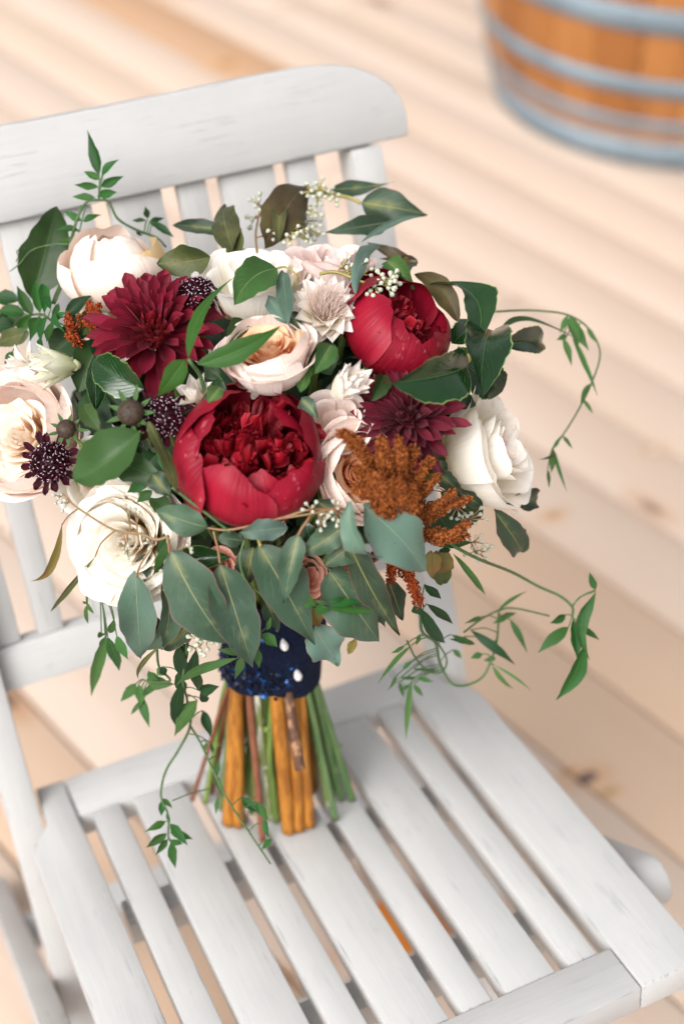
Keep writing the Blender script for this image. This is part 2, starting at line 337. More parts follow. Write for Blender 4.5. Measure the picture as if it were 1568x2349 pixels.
def paint_mat(axis, edge=False):
    s = NT('white_washed_paint'+('_edge' if edge else '')); tc = s.n('ShaderNodeTexCoord').outputs['Object']; oi = s.n('ShaderNodeObjectInfo').outputs['Random']
    va = s.n('ShaderNodeVectorMath', operation='ADD'); s.put(va.inputs[0], tc); s.put(va.inputs[1], s.math('MULTIPLY', oi, 7))
    v = va.outputs[0]; sc_ = [150, 150, 150]; sc_[axis] = 7
    n1 = s.noise(v, 11, 4, .6); st = s.noise(s.mapping(v, tuple(sc_)), 1, 4, .65); n3 = s.noise(v, 30, 4, .6); n4 = s.noise(s.mapping(v, tuple(x*2.5 for x in sc_)), 1, 3, .6)
    c = s.mix(s.sstep(n1, .25, .75), (.460, .456, .452), (.505, .498, .490))
    c = s.mix(s.math('MULTIPLY', s.sstep(st, .35, .75), .16), c, (.36, .365, .37))
    c = s.mix(s.math('MULTIPLY', s.math('MULTIPLY', s.sstep(n4, .52, .68), s.sstep(n3, .48 if not edge else .30, .64 if not edge else .5)), .36 if not edge else .8), c, (.25, .265, .28))
    vo = s.n('ShaderNodeTexVoronoi'); s.put(vo.inputs['Vector'], v); vo.inputs['Scale'].default_value = 17
    sc = s.n('ShaderNodeSeparateColor'); s.put(sc.inputs[0], vo.outputs['Color'])
    c = s.mix(s.math('MULTIPLY', s.math('MULTIPLY', s.sstep(vo.outputs['Distance'], .055, .03), s.sstep(sc.outputs[1], .86, .9)), .75), c, (.20, .17, .14))
    return s.done(c, .55, .3, s.bump(s.math('ADD', st, s.math('MULTIPLY', n4, .4)), .22, .0015))
M['paint'] = [(paint_mat(k), paint_mat(k, True)) for k in (0, 1)]
M['oak'] = None
def oak_mat():
    s = NT('barrel_oak'); tc = s.n('ShaderNodeTexCoord').outputs['Object']; oi = s.n('ShaderNodeObjectInfo').outputs['Random']
    va = s.n('ShaderNodeVectorMath', operation='ADD'); s.put(va.inputs[0], tc); s.put(va.inputs[1], s.math('MULTIPLY', oi, 9))
    g = s.noise(s.mapping(va.outputs[0], (40, 40, 2)), 1, 4, .6); b = s.noise(va.outputs[0], 9, 3)
    c = s.mix(oi, (.27, .10, .026), (.47, .205, .062))
    c = s.mix(s.math('MULTIPLY', s.sstep(g, .5, .75), .5), c, (.22, .075, .02))
    c = s.mix(s.math('MULTIPLY', s.sstep(b, .60, .72), .65), c, (.09, .04, .02))
    sz = s.n('ShaderNodeSeparateXYZ'); s.put(sz.inputs[0], tc)
    low = s.math('ADD', sz.outputs[2], s.math('MULTIPLY', b, .03))
    c = s.mix(s.math('MULTIPLY', s.sstep(low, .115, .10), .75), c, (.30, .215, .175))       # weathered foot of the staves
    return s.done(c, .5, .3, s.bump(g, .3, .002))
M['oak'] = oak_mat()
M['hoop'] = plain_mat('galvanised_hoop', (.205, .265, .31), (.15, .195, .23), 9, .6, metal=.05, bump=.1)
M['amberboard'] = plain_mat('amber_board', (.70, .24, .03), (.6, .18, .02), 20, .5)
M['bolt'] = plain_mat('dark_bolt', (.10, .09, .08), None, 50, .5, metal=.6)

# ------------------------------------------------------------------ box with bevelled edges
def bevel_box(name, sx, sy, sz, mat, bev=.003, seg=2):
    bm = bmesh.new(); bmesh.ops.create_cube(bm, size=1)
    bmesh.ops.scale(bm, vec=(sx, sy, sz), verts=bm.verts)
    two = isinstance(mat, list); mats = (mat[0] if sx > sy else mat[1]) if two else (mat,)
    if bev: bmesh.ops.bevel(bm, geom=list(bm.edges), offset=bev, segments=seg, affect='EDGES', profile=.5, material=1 if two else -1)
    me = bpy.data.meshes.new(name); bm.to_mesh(me); bm.free(); [me.materials.append(m_) for m_ in mats]
    me.polygons.foreach_set('use_smooth', [True]*len(me.polygons)); me.set_sharp_from_angle(angle=math.radians(35))
    return me
def box(name, lo, hi, mat, parent, bev=.003, rot=None):
    lo, hi = np.array(lo, float), np.array(hi, float); s_ = hi-lo
    return link(name, bevel_box(name, *s_, mat, bev), parent, (lo+hi)/2, rot)
def bar(name, a, b, width, thick, mat, parent, wdir=(1, 0, 0), bev=.003, round_end=False):
    """board from a to b; width across wdir x axis, thick along wdir"""
    a, b = np.array(a, float), np.array(b, float); L = np.linalg.norm(b-a); y = (b-a)/L
    x = np.array(wdir, float); x = nrm(x-y*(x@y)); z = np.cross(x, y)
    bm = bmesh.new()
    prof = [(-width/2, -L/2), (width/2, -L/2)]
    if round_end:
        for i in range(13):
            q = math.pi*i/12; prof.append((width/2*math.cos(q), L/2-width/2+width/2*math.sin(q)))
    else: prof += [(width/2, L/2), (-width/2, L/2)]
    f0 = [bm.verts.new((-thick/2, py, px)) for px, py in prof]; f1 = [bm.verts.new((thick/2, py, px)) for px, py in prof]
    bm.faces.new(f0); bm.faces.new(f1[::-1]); n = len(prof)
    for i in range(n): bm.faces.new((f0[i], f1[i], f1[(i+1) % n], f0[(i+1) % n])[::-1])
    bmesh.ops.recalc_face_normals(bm, faces=bm.faces)
    eg = [e for e in bm.edges if e.calc_face_angle(0) > .5]
    bmesh.ops.bevel(bm, geom=eg, offset=bev, segments=2, affect='EDGES', profile=.5, material=1)
    me = bpy.data.meshes.new(name); bm.to_mesh(me); bm.free(); [me.materials.append(m_) for m_ in mat[1]]
    me.polygons.foreach_set('use_smooth', [True]*len(me.polygons)); me.set_sharp_from_angle(angle=math.radians(35))
    R = Matrix((x, y, z)).transposed()
    return link(name, me, parent, (a+b)/2, R.to_euler())

# ================================================================== DECK
deck = box('deck', (-5, -7, -.20), (9, 14, -.045), M['deckdark'], None, 0); tag(deck, kind='structure')
pd = np.array([math.cos(PA), math.sin(PA), 0]); pn = np.array([-pd[1], pd[0], 0])
PWID, PGAP = .138, .0045
lens_ = (7.0, 6.0, 6.5)
pm = [bevel_box('plank', PWID, l, .03, M['deck'], .0025) for l in lens_]; pmw = [bevel_box('plank', PWID, l, .03, M['deckwarm'], .0025) for l in lens_]
WARM = [on_z(430, 60, 0)]
prow = random.Random(5)
for i in range(-14, 40):
    s0 = -3.2-prow.random()*2.5
    c0 = pn*(i*(PWID+PGAP)+.03)
    if abs((WARM[0]-c0)@pn) < PWID/2:                # this row has a joint behind the crest rail
        s0 = -(on_z(720, 260, 0)@pd)-6.004-.004
        wrow = True
    else: wrow = False
    while s0 < 8.0:
        k = 1 if wrow else prow.randrange(3); L = lens_[k]
        c = c0-pd*(s0+L/2); s0 += L+.004
        if c[0] < -4 or c[0] > 8 or c[1] > 11 or c[1] < -5: continue
        wm = any(abs((q-c)@pn) < PWID/2 and abs((q-c)@pd) < L/2 for q in WARM)
        link('plank', (pmw if wm else pm)[k], deck, (c[0], c[1], -.015-prow.random()*.0015), (0, 0, PA+math.pi/2))

# ================================================================== BARREL
BC = np.array([1.603, 1.845, 0.0]); BH = 1.1; BR0, BR1 = .362, .44
def brad(z):
    t = (z-BH/2)/(BH/2); return BR1-(BR1-BR0)*t*t
barrel = empty('wine_barrel', BC)
tag(barrel, 'orange oak barrel with grey metal hoops standing on the deck behind the chair', 'barrel')
NS = 28
def stave_mesh():
    V = []; zs = np.linspace(0, BH, 15); h = math.pi/NS*.985
    for z in zs:
        r = brad(z)
        for (rr, a) in ((r-.022, -h), (r-.003, -h), (r, -h*.8), (r, 0), (r, h*.8), (r-.003, h), (r-.022, h)):
            V.append((rr*math.cos(a), rr*math.sin(a), z))
    F = grid_faces(15, 7, True); F += [tuple(range(7))[::-1], tuple(14*7+j for j in range(7))]
    me = bpy.data.meshes.new('stave'); me.from_pydata(V, [], F); me.materials.append(M['oak'])
    me.polygons.foreach_set('use_smooth', [True]*len(me.polygons)); me.set_sharp_from_angle(angle=math.radians(40)); return me
sm = stave_mesh()
for i in range(NS): link('stave', sm, barrel, BC, (0, 0, 2*math.pi*i/NS))
for (z0, z1) in ((.002, .058), (.094, .114), (.165, .202), (.294, .345), (BH-.345, BH-.294), (BH-.202, BH-.165), (BH-.114, BH-.094), (BH-.058, BH-.002)):
    V = []; n = 72
    for (dz, dr) in ((0, .0006), (.0015, .004), (.5, .004), (1, .004), (1, .0006)):
        z = z0+(z1-z0)*dz if dz != .0015 else z0+.001
        for j in range(n): V.append(BC+np.array([(brad(z)+dr)*math.cos(2*math.pi*j/n), (brad(z)+dr)*math.sin(2*math.pi*j/n), z]))
    hp = obj('hoop', V, grid_faces(5, n, True), M['hoop'], barrel, BC+np.array([0, 0, z0]))
    a = math.radians(-118); zm = (z0+z1)/2
    for s_ in (-.25, .25):
        c = BC+np.array([math.cos(a)*(brad(zm)+.005), math.sin(a)*(brad(zm)+.005), zm+s_*(z1-z0)])
        vv, ff, _ = tube([c, c+np.array([math.cos(a), math.sin(a), 0])*.003], .006, 2, 8); obj('rivet', vv, ff, M['hoop'], hp, c)
V = [BC+np.array([0, 0, BH-.03])]+[BC+np.array([(brad(BH-.03)-.02)*math.cos(2*math.pi*j/48), (brad(BH-.03)-.02)*math.sin(2*math.pi*j/48), BH-.03]) for j in range(48)]
obj('barrel_head', V, [(0, 1+j, 1+(j+1) % 48) for j in range(48)], M['oak'], barrel, BC, smooth=False)

# ================================================================== CHAIR
SZ = .44; TH = .018
chair = empty('folding_chair', tuple(PIVOT)); chair.rotation_euler = (TIP, 0, 0)
tag(chair, 'white washed wooden folding chair with slatted seat and back holding the bouquet', 'chair')
pt = M['paint']
BLX, BRX = -.157, .146
def seat_board(sx, inner):
    poly = [(inner, -.2054), (sx*.200, -.2054), (sx*.200, .118), (sx*.197, .128), (sx*.1815, .146), (sx*.1805, .190), (inner, .190)]
    o0 = np.array([inner, 0, SZ]); bm = bmesh.new()
    a = [bm.verts.new((x-o0[0], y, -.024)) for x, y in poly]; b = [bm.verts.new((x-o0[0], y, 0)) for x, y in poly]; n = len(poly)
    bm.faces.new(a); bm.faces.new(b[::-1])
    for i in range(n): bm.faces.new((a[i], b[i], b[(i+1) % n], a[(i+1) % n]))
    bmesh.ops.recalc_face_normals(bm, faces=bm.faces)
    bmesh.ops.bevel(bm, geom=[e for e in bm.edges if e.calc_face_angle(0) > .9], offset=.0016, segments=2, affect='EDGES', profile=.5, material=1)
    me = bpy.data.meshes.new('seat_side_board'); bm.to_mesh(me); bm.free(); [me.materials.append(m_) for m_ in pt[1]]
    me.polygons.foreach_set('use_smooth', [True]*len(me.polygons)); me.set_sharp_from_angle(angle=math.radians(35))
    link('seat_side_board', me, chair, o0)
seat_board(-1, BLX); seat_board(1, BRX)
box('front_rail', (BLX+.0012, -.2054, SZ-.024), (BRX-.0012, -.1666, SZ-.0005), pt, chair, .0013)
box('back_rail', (BLX+.0012, .1433, SZ-.024), (BRX-.0012, .190, SZ-.0005), pt, chair, .0013)
for a, b in ((-.146, -.122), (-.111, -.069), (-.058, -.034), (-.024, .017), (.027, .051), (.061, .101), (.112, .135)):
    box('seat_slat', (a, -.1659, SZ-.020), (b, .1426, SZ-.002), pt, chair, .0016)
box('seat_batten', (-.15, .036, SZ-.048), (.14, .062, SZ-.0245), pt, chair, .0015)
box('seat_batten', (-.15, -.115, SZ-.048), (.14, -.089, SZ-.0245), pt, chair, .0015)
# back frame
K, Y0 = .2454, .1805
bn, bc = (0, 1, -K), Y0-K*SZ
bdir = nrm(np.array([0, K, 1.0])); bnorm = nrm(np.array([0, -1.0, K]))
def bp(X, z, off=0.0): return np.array([X, Y0+K*(z-SZ), z])+bnorm*off
def bx(x, y): q = on_plane(x, y, bn, bc); return q[0], q[2]
XO = .2171
zc_ = .8857
# crest rail: traced outline on the sloped back plane, mirrored about the chair's middle
outl = [(240, 247), (420, 208), (560, 178), (640, 163), (700, 152), (760, 148), (815, 155), (860, 172), (895, 196), (918, 228), (929, 262), (931, 292)]
rt = [bx(*q) for q in outl]
xm = -.0055
rt = [(x, z) for x, z in rt if x > xm+.01]
XE = rt[-1][0]
poly = [(xm+(XE-xm), zc_-.002)]+[(x, z) for x, z in rt[::-1][1:]]
poly = poly+[(2*xm-x, z) for x, z in poly[::-1]]
def slab(name, poly, t0, t1, mat, parent, bev=.0022):
    bm = bmesh.new(); o0 = bp(0, zc_)
    a = [bm.verts.new(bp(x, z, t0)-o0) for x, z in poly]; b = [bm.verts.new(bp(x, z, t1)-o0) for x, z in poly]; n = len(poly)
    bm.faces.new(a); bm.faces.new(b[::-1])
    for i in range(n): bm.faces.new((a[i], b[i], b[(i+1) % n], a[(i+1) % n]))
    bmesh.ops.recalc_face_normals(bm, faces=bm.faces)
    eg = [e for e in bm.edges if e.calc_face_angle(0) > .7]
    bmesh.ops.bevel(bm, geom=eg, offset=bev, segments=2, affect='EDGES', profile=.5, material=1)
    me = bpy.data.meshes.new(name); bm.to_mesh(me); bm.free(); [me.materials.append(m_) for m_ in mat[0]]
    me.polygons.foreach_set('use_smooth', [True]*len(me.polygons)); me.set_sharp_from_angle(angle=math.radians(35))
    return link(name, me, parent, o0)
slab('crest_rail', poly, -.022, .004, pt, chair)
def cbx(x): return bx(x, 515-.228*x)[0]
for X0, X1 in [(-.182, -.1605), (-.1458, -.1254)]+[(cbx(a), cbx(b)) for a, b in ((-2, 132), (147, 212), (252, 372), (410, 474), (508, 630), (661, 726))]:
    bar('back_slat', bp((X0+X1)/2, .5705, -.010), bp((X0+X1)/2, zc_-.0015, -.010), X1-X0, .012, pt, chair, bnorm, .0014)
bar('lower_back_rail', bp(-.1835, .5525, -.010), bp(.1835, .5525, -.010), .0365, .022, pt, chair, bnorm, .0015)
# posts run down beside the seat and become the front legs
for sx in (-1, 1):
    X = sx*.1965
    pw = .034
    a = bp(X, zc_-.004, -.010); b = np.array([X, Y0-K*(SZ+.01)-.012, -.012])
    bar('back_post', b, a, pw, .025, pt, chair, (1, 0, 0), .0018)
# crossing legs, rounded upper ends outside the seat boards
rl = []
for sx in (-1, 1):
    X = sx*.2225
    a = np.array([X, .45, .076]); b = np.array([X, -.118, .412])
    bar('rear_leg', a, b, .040, .0225, pt, chair, (1, 0, 0), .0022, round_end=True); rl.append((a, b))
bar('stretcher', (-.211, .30, .165), (.211, .30, .165), .032, .018, pt, chair, (0, 0, 1), .0015)
bar('stretcher', (-.1838, .100, .14), (.1838, .100, .14), .032, .018, pt, chair, (0, 0, 1), .0015)
bd = on_z(905, 2120, .02)
bb = box('wooden_board', (bd[0]-.045, bd[1]-.045, .002), (bd[0]+.045, bd[1]+.03, .024), M['amberboard'], None, .003, (0, 0, .15))
tag(bb, 'small amber board lying on the deck under the seat, seen through the slats', 'board')

# ================================================================== BOUQUET
BASE = on_seat(640, 1885)
bq = empty('bouquet', BASE)
tag(bq, 'red, blush and white flower bouquet with trailing greenery standing on the white chair', 'bouquet')
TIE = P(628, 1450, 1.062)                          # where all stems are bound
R_ = random.Random(11)
def U(a, b): return R_.uniform(a, b)

# ---------- petal shapes
def cup_petal(th, half, R, H, prof, tip=.22, ruf=.0, spiral=.06, nu=9, nv=9, seed=0, rag=.0, sq=2.6, fq=None):
    """a petal of a cup: profile curve (r,z) swept over an arc"""
    pr = catmull(prof, 24); ul = np.linspace(0, 1, 24); rg = random.Random(seed)
    p1, p2, f1 = rg.uniform(0, 6), rg.uniform(0, 6), rg.uniform(2.2, 4.2) if fq is None else fq*rg.uniform(.8, 1.2); hgt = rg.uniform(.93, 1.06); lean = rg.uniform(-.04, .04)
    V = []; UV = []
    for u in np.linspace(0, 1, nu):
        for v in np.linspace(-1, 1, nv):
            L = 1-tip*abs(v)**sq+rag*math.sin(v*7+p1)*.5+rag*math.sin(v*13+p2)*.4
            uu = min(u*L, 1.0)*1.0
            r = np.interp(uu, ul, pr[:, 0]); z = np.interp(uu, ul, pr[:, 1])
            a = th+half*v*(.72+.28*math.sin(math.pi*min(1, uu*1.05)*.75))
            k = uu**3
            r = r*R*(1+spiral*v+lean)+ruf*R*math.sin(f1*v+p1)*k
            z = z*H*hgt+ruf*H*.7*math.sin(f1*1.3*v+p2)*k
            V.append((r*math.cos(a), r*math.sin(a), z)); UV.append((.5+.5*v, u))
    return np.array(V), grid_faces(nu, nv), UV
WS = {'round': lambda u: math.sin(math.pi*min(1, u**.8))**.55 if 0 < u < 1 else 0,
      'spat': lambda u: (u**.75)*(1-u**6)**.5*1.05,
      'lance': lambda u: math.sin(math.pi*u**.75)**1.1 if 0 < u < 1 else 0,
      'acum': lambda u: (math.sin(math.pi*u**.62)**1.0 if 0 < u < 1 else 0),
      'oval': lambda u: math.sin(math.pi*u**.85)**.72 if 0 < u < 1 else 0,
      'obo': lambda u: math.sin(math.pi*u**1.15)**.6 if 0 < u < 1 else 0,
      'tip': lambda u: (.30+.70*math.sin(math.pi*min(1, u**1.1)*.5)**1.2)*(1-max(0, (u-.55)/.45)**2.6)**.62}
def free_petal(L, W, shape='round', curl=.3, cup=.25, fold=0, ruf=0, twist=0, nu=8, nv=5, seed=0, c0=0.0, rag=0):
    """along +y, upper side +z; curl bends it up (towards +z)"""
    rg = random.Random(seed); p1 = rg.uniform(0, 6); f1 = rg.uniform(3, 6); w = WS[shape]
    V = []; UV = []; y = z = 0.0; du = 1/(nu-1)
    for i in range(nu):
        u = i*du; a = c0+curl*u
        if i: am = c0+curl*(u-du/2); y += L*du*math.cos(am); z += L*du*math.sin(am)
        ww = max(w(min(max(u, .004), .996)), .03)*W*.5; tw = twist*u
        for v in np.linspace(-1, 1, nv):
            xx = v*ww; h = cup*ww*(v*v)+fold*ww*abs(v)+ruf*W*math.sin(f1*v+p1+u*2)*u
            rr = rag*L*(math.sin(9*v+p1)+math.sin(17*v+2*p1))*.5*u**4
            x2 = xx*math.cos(tw)-h*math.sin(tw); h2 = xx*math.sin(tw)+h*math.cos(tw)
            V.append((x2, y-h2*math.sin(a)+rr*math.cos(a), z+h2*math.cos(a)+rr*math.sin(a))); UV.append((.5+.5*v, u))
    return np.array(V), grid_faces(nu, nv), UV
def polar(pts, th, el, r0=0, z0=0):
    """turn a free petal (along +y) to azimuth th, elevation el, starting at radius r0, height z0"""
    p = np.asarray(pts); c, s_ = math.cos(el), math.sin(el)
    y = p[:, 1]*c-p[:, 2]*s_; z = p[:, 1]*s_+p[:, 2]*c; y = y+r0; z = z+z0; x = p[:, 0]
    return np.stack([y*math.cos(th)-x*math.sin(th), y*math.sin(th)+x*math.cos(th), z], 1)

def stem_to_tie(base, axis, name='stem', mat='s_green', r=.0024):
    t = TIE+(base-TIE)*.12
    mid = (base*.55+TIE*.45)-nrm(axis)*.03
    v, f, u = tube([base, mid, TIE+nrm(base-TIE)*.015], r, 10, 6)
    return obj(name, v, f, M[mat], bq, base, u)

FLW = []
def start_flower(name, x, y, dz, rpx, face, label, matc, core_r=.25, h=.5, spin=None, stem=True):
    """part with a calyx mesh; returns (part, frame matrix, centre, R)"""
    d = surf(x, y)-dz/100.0; R = rpx*d/FPX; c = P(x, y, d+R*.55)
    z = cdir(*face); Fm = frame(z, U(0, 6.28) if spin is None else spin)
    b = c-z*R*h
    V = []; n = 10
    for (r, zz) in ((.02, -.25), (.12, -.2), (.24, 0), (.2, .12), (.02, .2)):
        for j in range(n): V.append((r*R*math.cos(2*math.pi*j/n), r*R*math.sin(2*math.pi*j/n), zz*R))
    V = np.array(V)@Fm.T+b
    part = obj(name, V, grid_faces(5, n, True), M[matc], bq, b); part['label'] = label; FLW.append((c, R))
    if stem: stem_to_tie(b-z*R*.2, z)
    return part, Fm, b, R
def put(part, Fm, b, pv, mat, name='petal'):
    V, F, UV = pv; return obj(name, np.asarray(V)@Fm.T+b, F, M[mat], part, b, UV)

CUP_IN = [(.04, 0), (.50, .10), (.86, .38), (1.0, .70), (.90, 1.0)]
CUP_MID = [(.04, 0), (.42, .12), (.72, .42), (.92, .76), (1.06, 1.0)]
CUP_OUT = [(.04, 0), (.48, .06), (.88, .28), (1.08, .60), (1.22, .86), (1.36, .92)]
CUP_CL = [(.04, 0), (.58, .10), (.97, .42), (1.0, .70), (.74, .96), (.36, 1.04)]
CUP_FLAT = [(.04, .04), (.55, .06), (1.0, .22), (1.30, .44), (1.5, .50), (1.62, .42)]

def rose(name, x, y, dz, rpx, face, label, outer='white', inner='white', heart='white', nl=6, open_=.6, ruf=.035, h=.62, spin=None, flat=True, seed=0, closed=False, odd=None):
    part, Fm, b, R = start_flower(name, x, y, dz, rpx, face, label, 's_green', h=h, spin=0.0 if odd else spin)
    R = R*(.98 if closed else .80); n = 0; th = odd[1]-2*math.pi/4-.19 if odd else 0.0
    H0 = R*1.25
    for l in range(nl):
        t = l/(nl-1); cnt = (4 if closed else 5) if l < nl-2 else (3 if closed else 4)
        Rl = R*(1-.84*t**.9); Hl = H0*(.74+.36*math.sin(math.pi*min(1, .25+t*.55)))
        for j in range(cnt):
            th += 2*math.pi/cnt+(.19 if j == 0 else 0)
            if l == 0: prof = CUP_FLAT if (flat and j % 2 == 0) else CUP_OUT
            elif l == 1: prof = CUP_OUT
            elif l < nl*open_: prof = CUP_MID
            else: prof = CUP_IN
            if closed: prof = CUP_IN if l == 0 else CUP_CL
            mat = odd[0] if (odd and n == 0) else outer if l < 2 else (inner if l < nl-2 else heart)
            n += 1
            put(part, Fm, b, cup_petal(th+U(-.12, .12), (.98 if l < 3 else 1.05)*2.0*math.pi/cnt*.62, Rl*U(.95, 1.05), Hl*U(.92, 1.06), prof, tip=U(.16, .30)*(.5 if closed else 1), ruf=ruf*(1.3 if l < 2 else 1), spiral=.09, seed=seed*100+n, rag=.012, nv=11 if l < 3 else 9, nu=10), mat)
    return part
def garden_rose(name, x, y, dz, rpx, face, label, outer='blush', inner='peach', nin=46, h=.62, spin=None, seed=0, depth=.88, mouth=.62, rings=6):
    """deep cup of smooth outer petals, packed with short crumpled petals"""
    part, Fm, b, R = start_flower(name, x, y, dz, rpx, face, label, 's_green', h=h, spin=spin)
    R = R*.94; n = 0; th = 0
    for l, (rr, hh, pf, cnt) in enumerate(((1.0, 1.05, CUP_OUT, 5), (1.0, 1.2, CUP_MID, 5), (.93, 1.30, CUP_IN, 5), (.84, 1.30, CUP_IN, 5))):
        for j in range(cnt):
            th += 2*math.pi/cnt+(.3 if j == 0 else 0); n += 1
            put(part, Fm, b, cup_petal(th, 2*math.pi/cnt*.66, R*rr*(.82 if l == 0 else .98)*U(.97, 1.03), R*hh*U(.94, 1.05), pf, tip=U(.15, .26), ruf=.03, spiral=.08, seed=seed*100+n, rag=.014, nu=10, nv=11), outer)
    n = 200
    for k in range(rings, 0, -1):
        rk = R*mouth*(k-.35)/rings; cnt = 3+k//2+1; ph = U(0, 6)
        for j in range(cnt):
            n += 1
            pf = [(.28, .0), (.50, .32), (.74, .68), (.95+U(-.05, .08), .92), (1.12+U(-.10, .16), 1.0)]
            put(part, Fm, b+Fm[:, 2]*R*.16, cup_petal(ph+j*2*math.pi/cnt+U(-.25, .25), math.pi/cnt*1.5, rk*U(.94, 1.08)+R*.02, R*depth*(1.02-.12*(k/rings)+U(-.07, .07)), pf, tip=U(.08, .2), ruf=.025+.035*U(.4, 1.0), spiral=U(.05, .2), seed=seed*1000+n, rag=.02, nu=9, nv=15, fq=4.2), inner)
    for j in range(5):
        n += 1
        put(part, Fm, b+Fm[:, 2]*R*.16, cup_petal(j*1.2566+U(-.2, .2), .95, R*mouth*(.17 if j % 2 else .12), R*depth*U(.93, 1.0), CUP_CL, tip=.2, ruf=.06, spiral=.2, seed=seed*1000+n, nu=8, nv=9), inner)
    return part
def peony(name, x, y, dz, rpx, face, label, spin=0, nin=120, seed=0, h=.62, guard=None):
    part, Fm, b, R = start_flower(name, x, y, dz, rpx, face, label, 's_green', h=h, spin=spin)
    R = R*.97; n = 0
    PG_IN = [(.04, 0), (.55, .06), (.92, .34), (1.0, .66), (.86, .98), (.58, 1.12)]
    PG = [(.04, 0), (.55, .05), (.97, .32), (1.08, .66), (.98, .98), (.74, 1.12)]
    for (a, half, rr, hh, pf, tp) in guard or ((0, .80, 1.0, 1.15, PG, .25), (1.05, .78, .98, 1.22, PG, .22), (2.1, .8, 1.02, 1.2, PG_IN, .28), (3.1, .75, .97, 1.12, PG, .25), (4.1, .72, 1.0, 1.12, PG_IN, .3), (5.15, .76, 1.01, 1.10, PG, .25),
                                      (.5, .7, .92, 1.16, PG_IN, .3), (2.7, .7, .92, 1.18, PG_IN, .3), (4.65, .66, .93, 1.06, PG_IN, .34)):
        n += 1
        put(part, Fm, b, cup_petal(a, half, R*rr, R*hh, pf, tip=tp, ruf=.05, spiral=.06, seed=seed*77+n, rag=.030, nu=15, nv=23, sq=2.0), 'peony')
    for i in range(nin):
        t = (i+.5)/nin; r = R*.74*math.sqrt(t); a = i*2.39996
        L = R*U(.40, .66); lump = .18*math.sin(3*a+seed)*math.sin(2.2*r/R*3)
        pv = free_petal(L*U(.85, 1.1), R*U(.16, .40), 'spat', curl=U(-.5, 1.3), cup=U(-.6, 1.3), ruf=U(.12, .34), twist=U(-1.3, 1.3), nu=7, nv=9, seed=seed*1000+i, rag=.05)
        V = polar(pv[0], a+U(-1.2, 1.2), math.radians(72+U(-26, 24)-10*t), r*.9, R*(.36+.24*(1-t)+lump))
        put(part, Fm, b, (V, pv[1], pv[2]), 'peony_in')
    return part
def dahlia(name, x, y, dz, rpx, face, label, mat, n=118, spin=0, seed=0, dome=.55, h=.3, close=.12, wid=.30):
    part, Fm, b, R = start_flower(name, x, y, dz, rpx, face, label, mat, h=h, spin=spin)
    for i in range(n):
        t = (i+.5)/n                                 # 0 centre .. 1 rim
        a = i*2.39996
        el = math.radians(86-90*t**1.15)               # centre upright, rim slightly reflexed
        L = R*(.30+.58*t**.62)*U(.86, 1.1); W = R*(.09+(wid-.09)*min(1, t*1.3))*U(.85, 1.1)
        young = t < close
        pv = free_petal(L, W, 'tip', curl=(.9 if young else U(-.25, .40)), cup=(1.6 if young else U(.5, 1.35)), fold=.12, twist=U(-.18, .18), nu=8, nv=5, seed=seed*1000+i)
        r0 = R*.30*math.sqrt(t); z0 = R*dome*(.52*(1-t**1.2))
        put(part, Fm, b, (polar(pv[0], a+U(-.06, .06), el+U(-.16, .16), r0, z0), pv[1], pv[2]), mat)
    return part
def scabiosa(name, x, y, dz, rpx, face, label, npet=16, spin=0, seed=0, petals=True):
    part, Fm, b, R = start_flower(name, x, y, dz, rpx, face, label, 's_dgreen', h=.25, spin=spin)
    core = MB(); nu, nv = 9, 16; V = []
    for i in range(nu):
        e = math.pi/2*(1-i/(nu-1))*1.0-.25*(i/(nu-1))
        for j in range(nv): q = 2*math.pi*j/nv; V.append((.56*R*math.cos(e)*math.cos(q), .56*R*math.cos(e)*math.sin(q), .56*R*math.sin(e)))
    put(part, Fm, b, (np.array(V), grid_faces(nu, nv, True), [(0, 0)]*len(V)), 'scabcore', 'core')
    fl = MB(); an = MB(); N = 130
    for i in range(N):
        t = (i+.5)/N; e = math.acos(1-t*.98); q = i*2.39996
        d = np.array([math.sin(e)*math.cos(q), math.sin(e)*math.sin(q), math.cos(e)*.95])
        c = d*R*.55
        L = R*(.16+.14*t)
        for k in range(3):
            pv = free_petal(L*U(.8, 1.2), R*.15, 'spat', curl=U(.2, 1.2), cup=.6, nu=4, nv=3, seed=i*7+k)
            V = polar(pv[0], U(0, 6.28), math.radians(U(15, 65)), 0, 0)
            V = V@frame(d, 0, np.array([1, .2, .1])).T+c
            fl.add(V@Fm.T+b, pv[1], pv[2])
        for k in range(1 if R_.random() < .85 else 0):
            dd = nrm(d+np.array([U(-.35, .35), U(-.35, .35), U(-.2, .3)]))
            a0 = c*.97; a1 = c+dd*R*U(.17, .27)
            v, f, u = tube([a0, a1], .004*R, 2, 3, False); fl.add(v@Fm.T+b, f, u)
            si = nrm(np.cross(dd, np.array([U(-1, 1), U(-1, 1), U(-1, 1)])))
            v, f, u = tube([a1-si*R*U(.03, .055), a1+dd*R*.006, a1+si*R*U(.03, .055)], [R*.008, R*.016*U(.7, 1.3), R*.008], 4, 5); an.add(v@Fm.T+b, f, u)
    fo = fl.build('florets', M['scab'], part, b); fo['kind'] = 'stuff'
    ao = an.build('anthers', M['anther'], part, b); ao['kind'] = 'stuff'
    if petals:
        for i in range(npet):
            a = i*2*math.pi/npet+U(-.1, .1)
            pv = free_petal(R*U(.62, .82), R*U(.30, .42), 'spat', curl=U(-.3, .3), cup=.5, ruf=.14, nu=8, nv=9, seed=seed*50+i, rag=.07)
            put(part, Fm, b, (polar(pv[0], a, math.radians(U(-8, 22)), R*.46, R*.02), pv[1], pv[2]), 'scab')
    return part
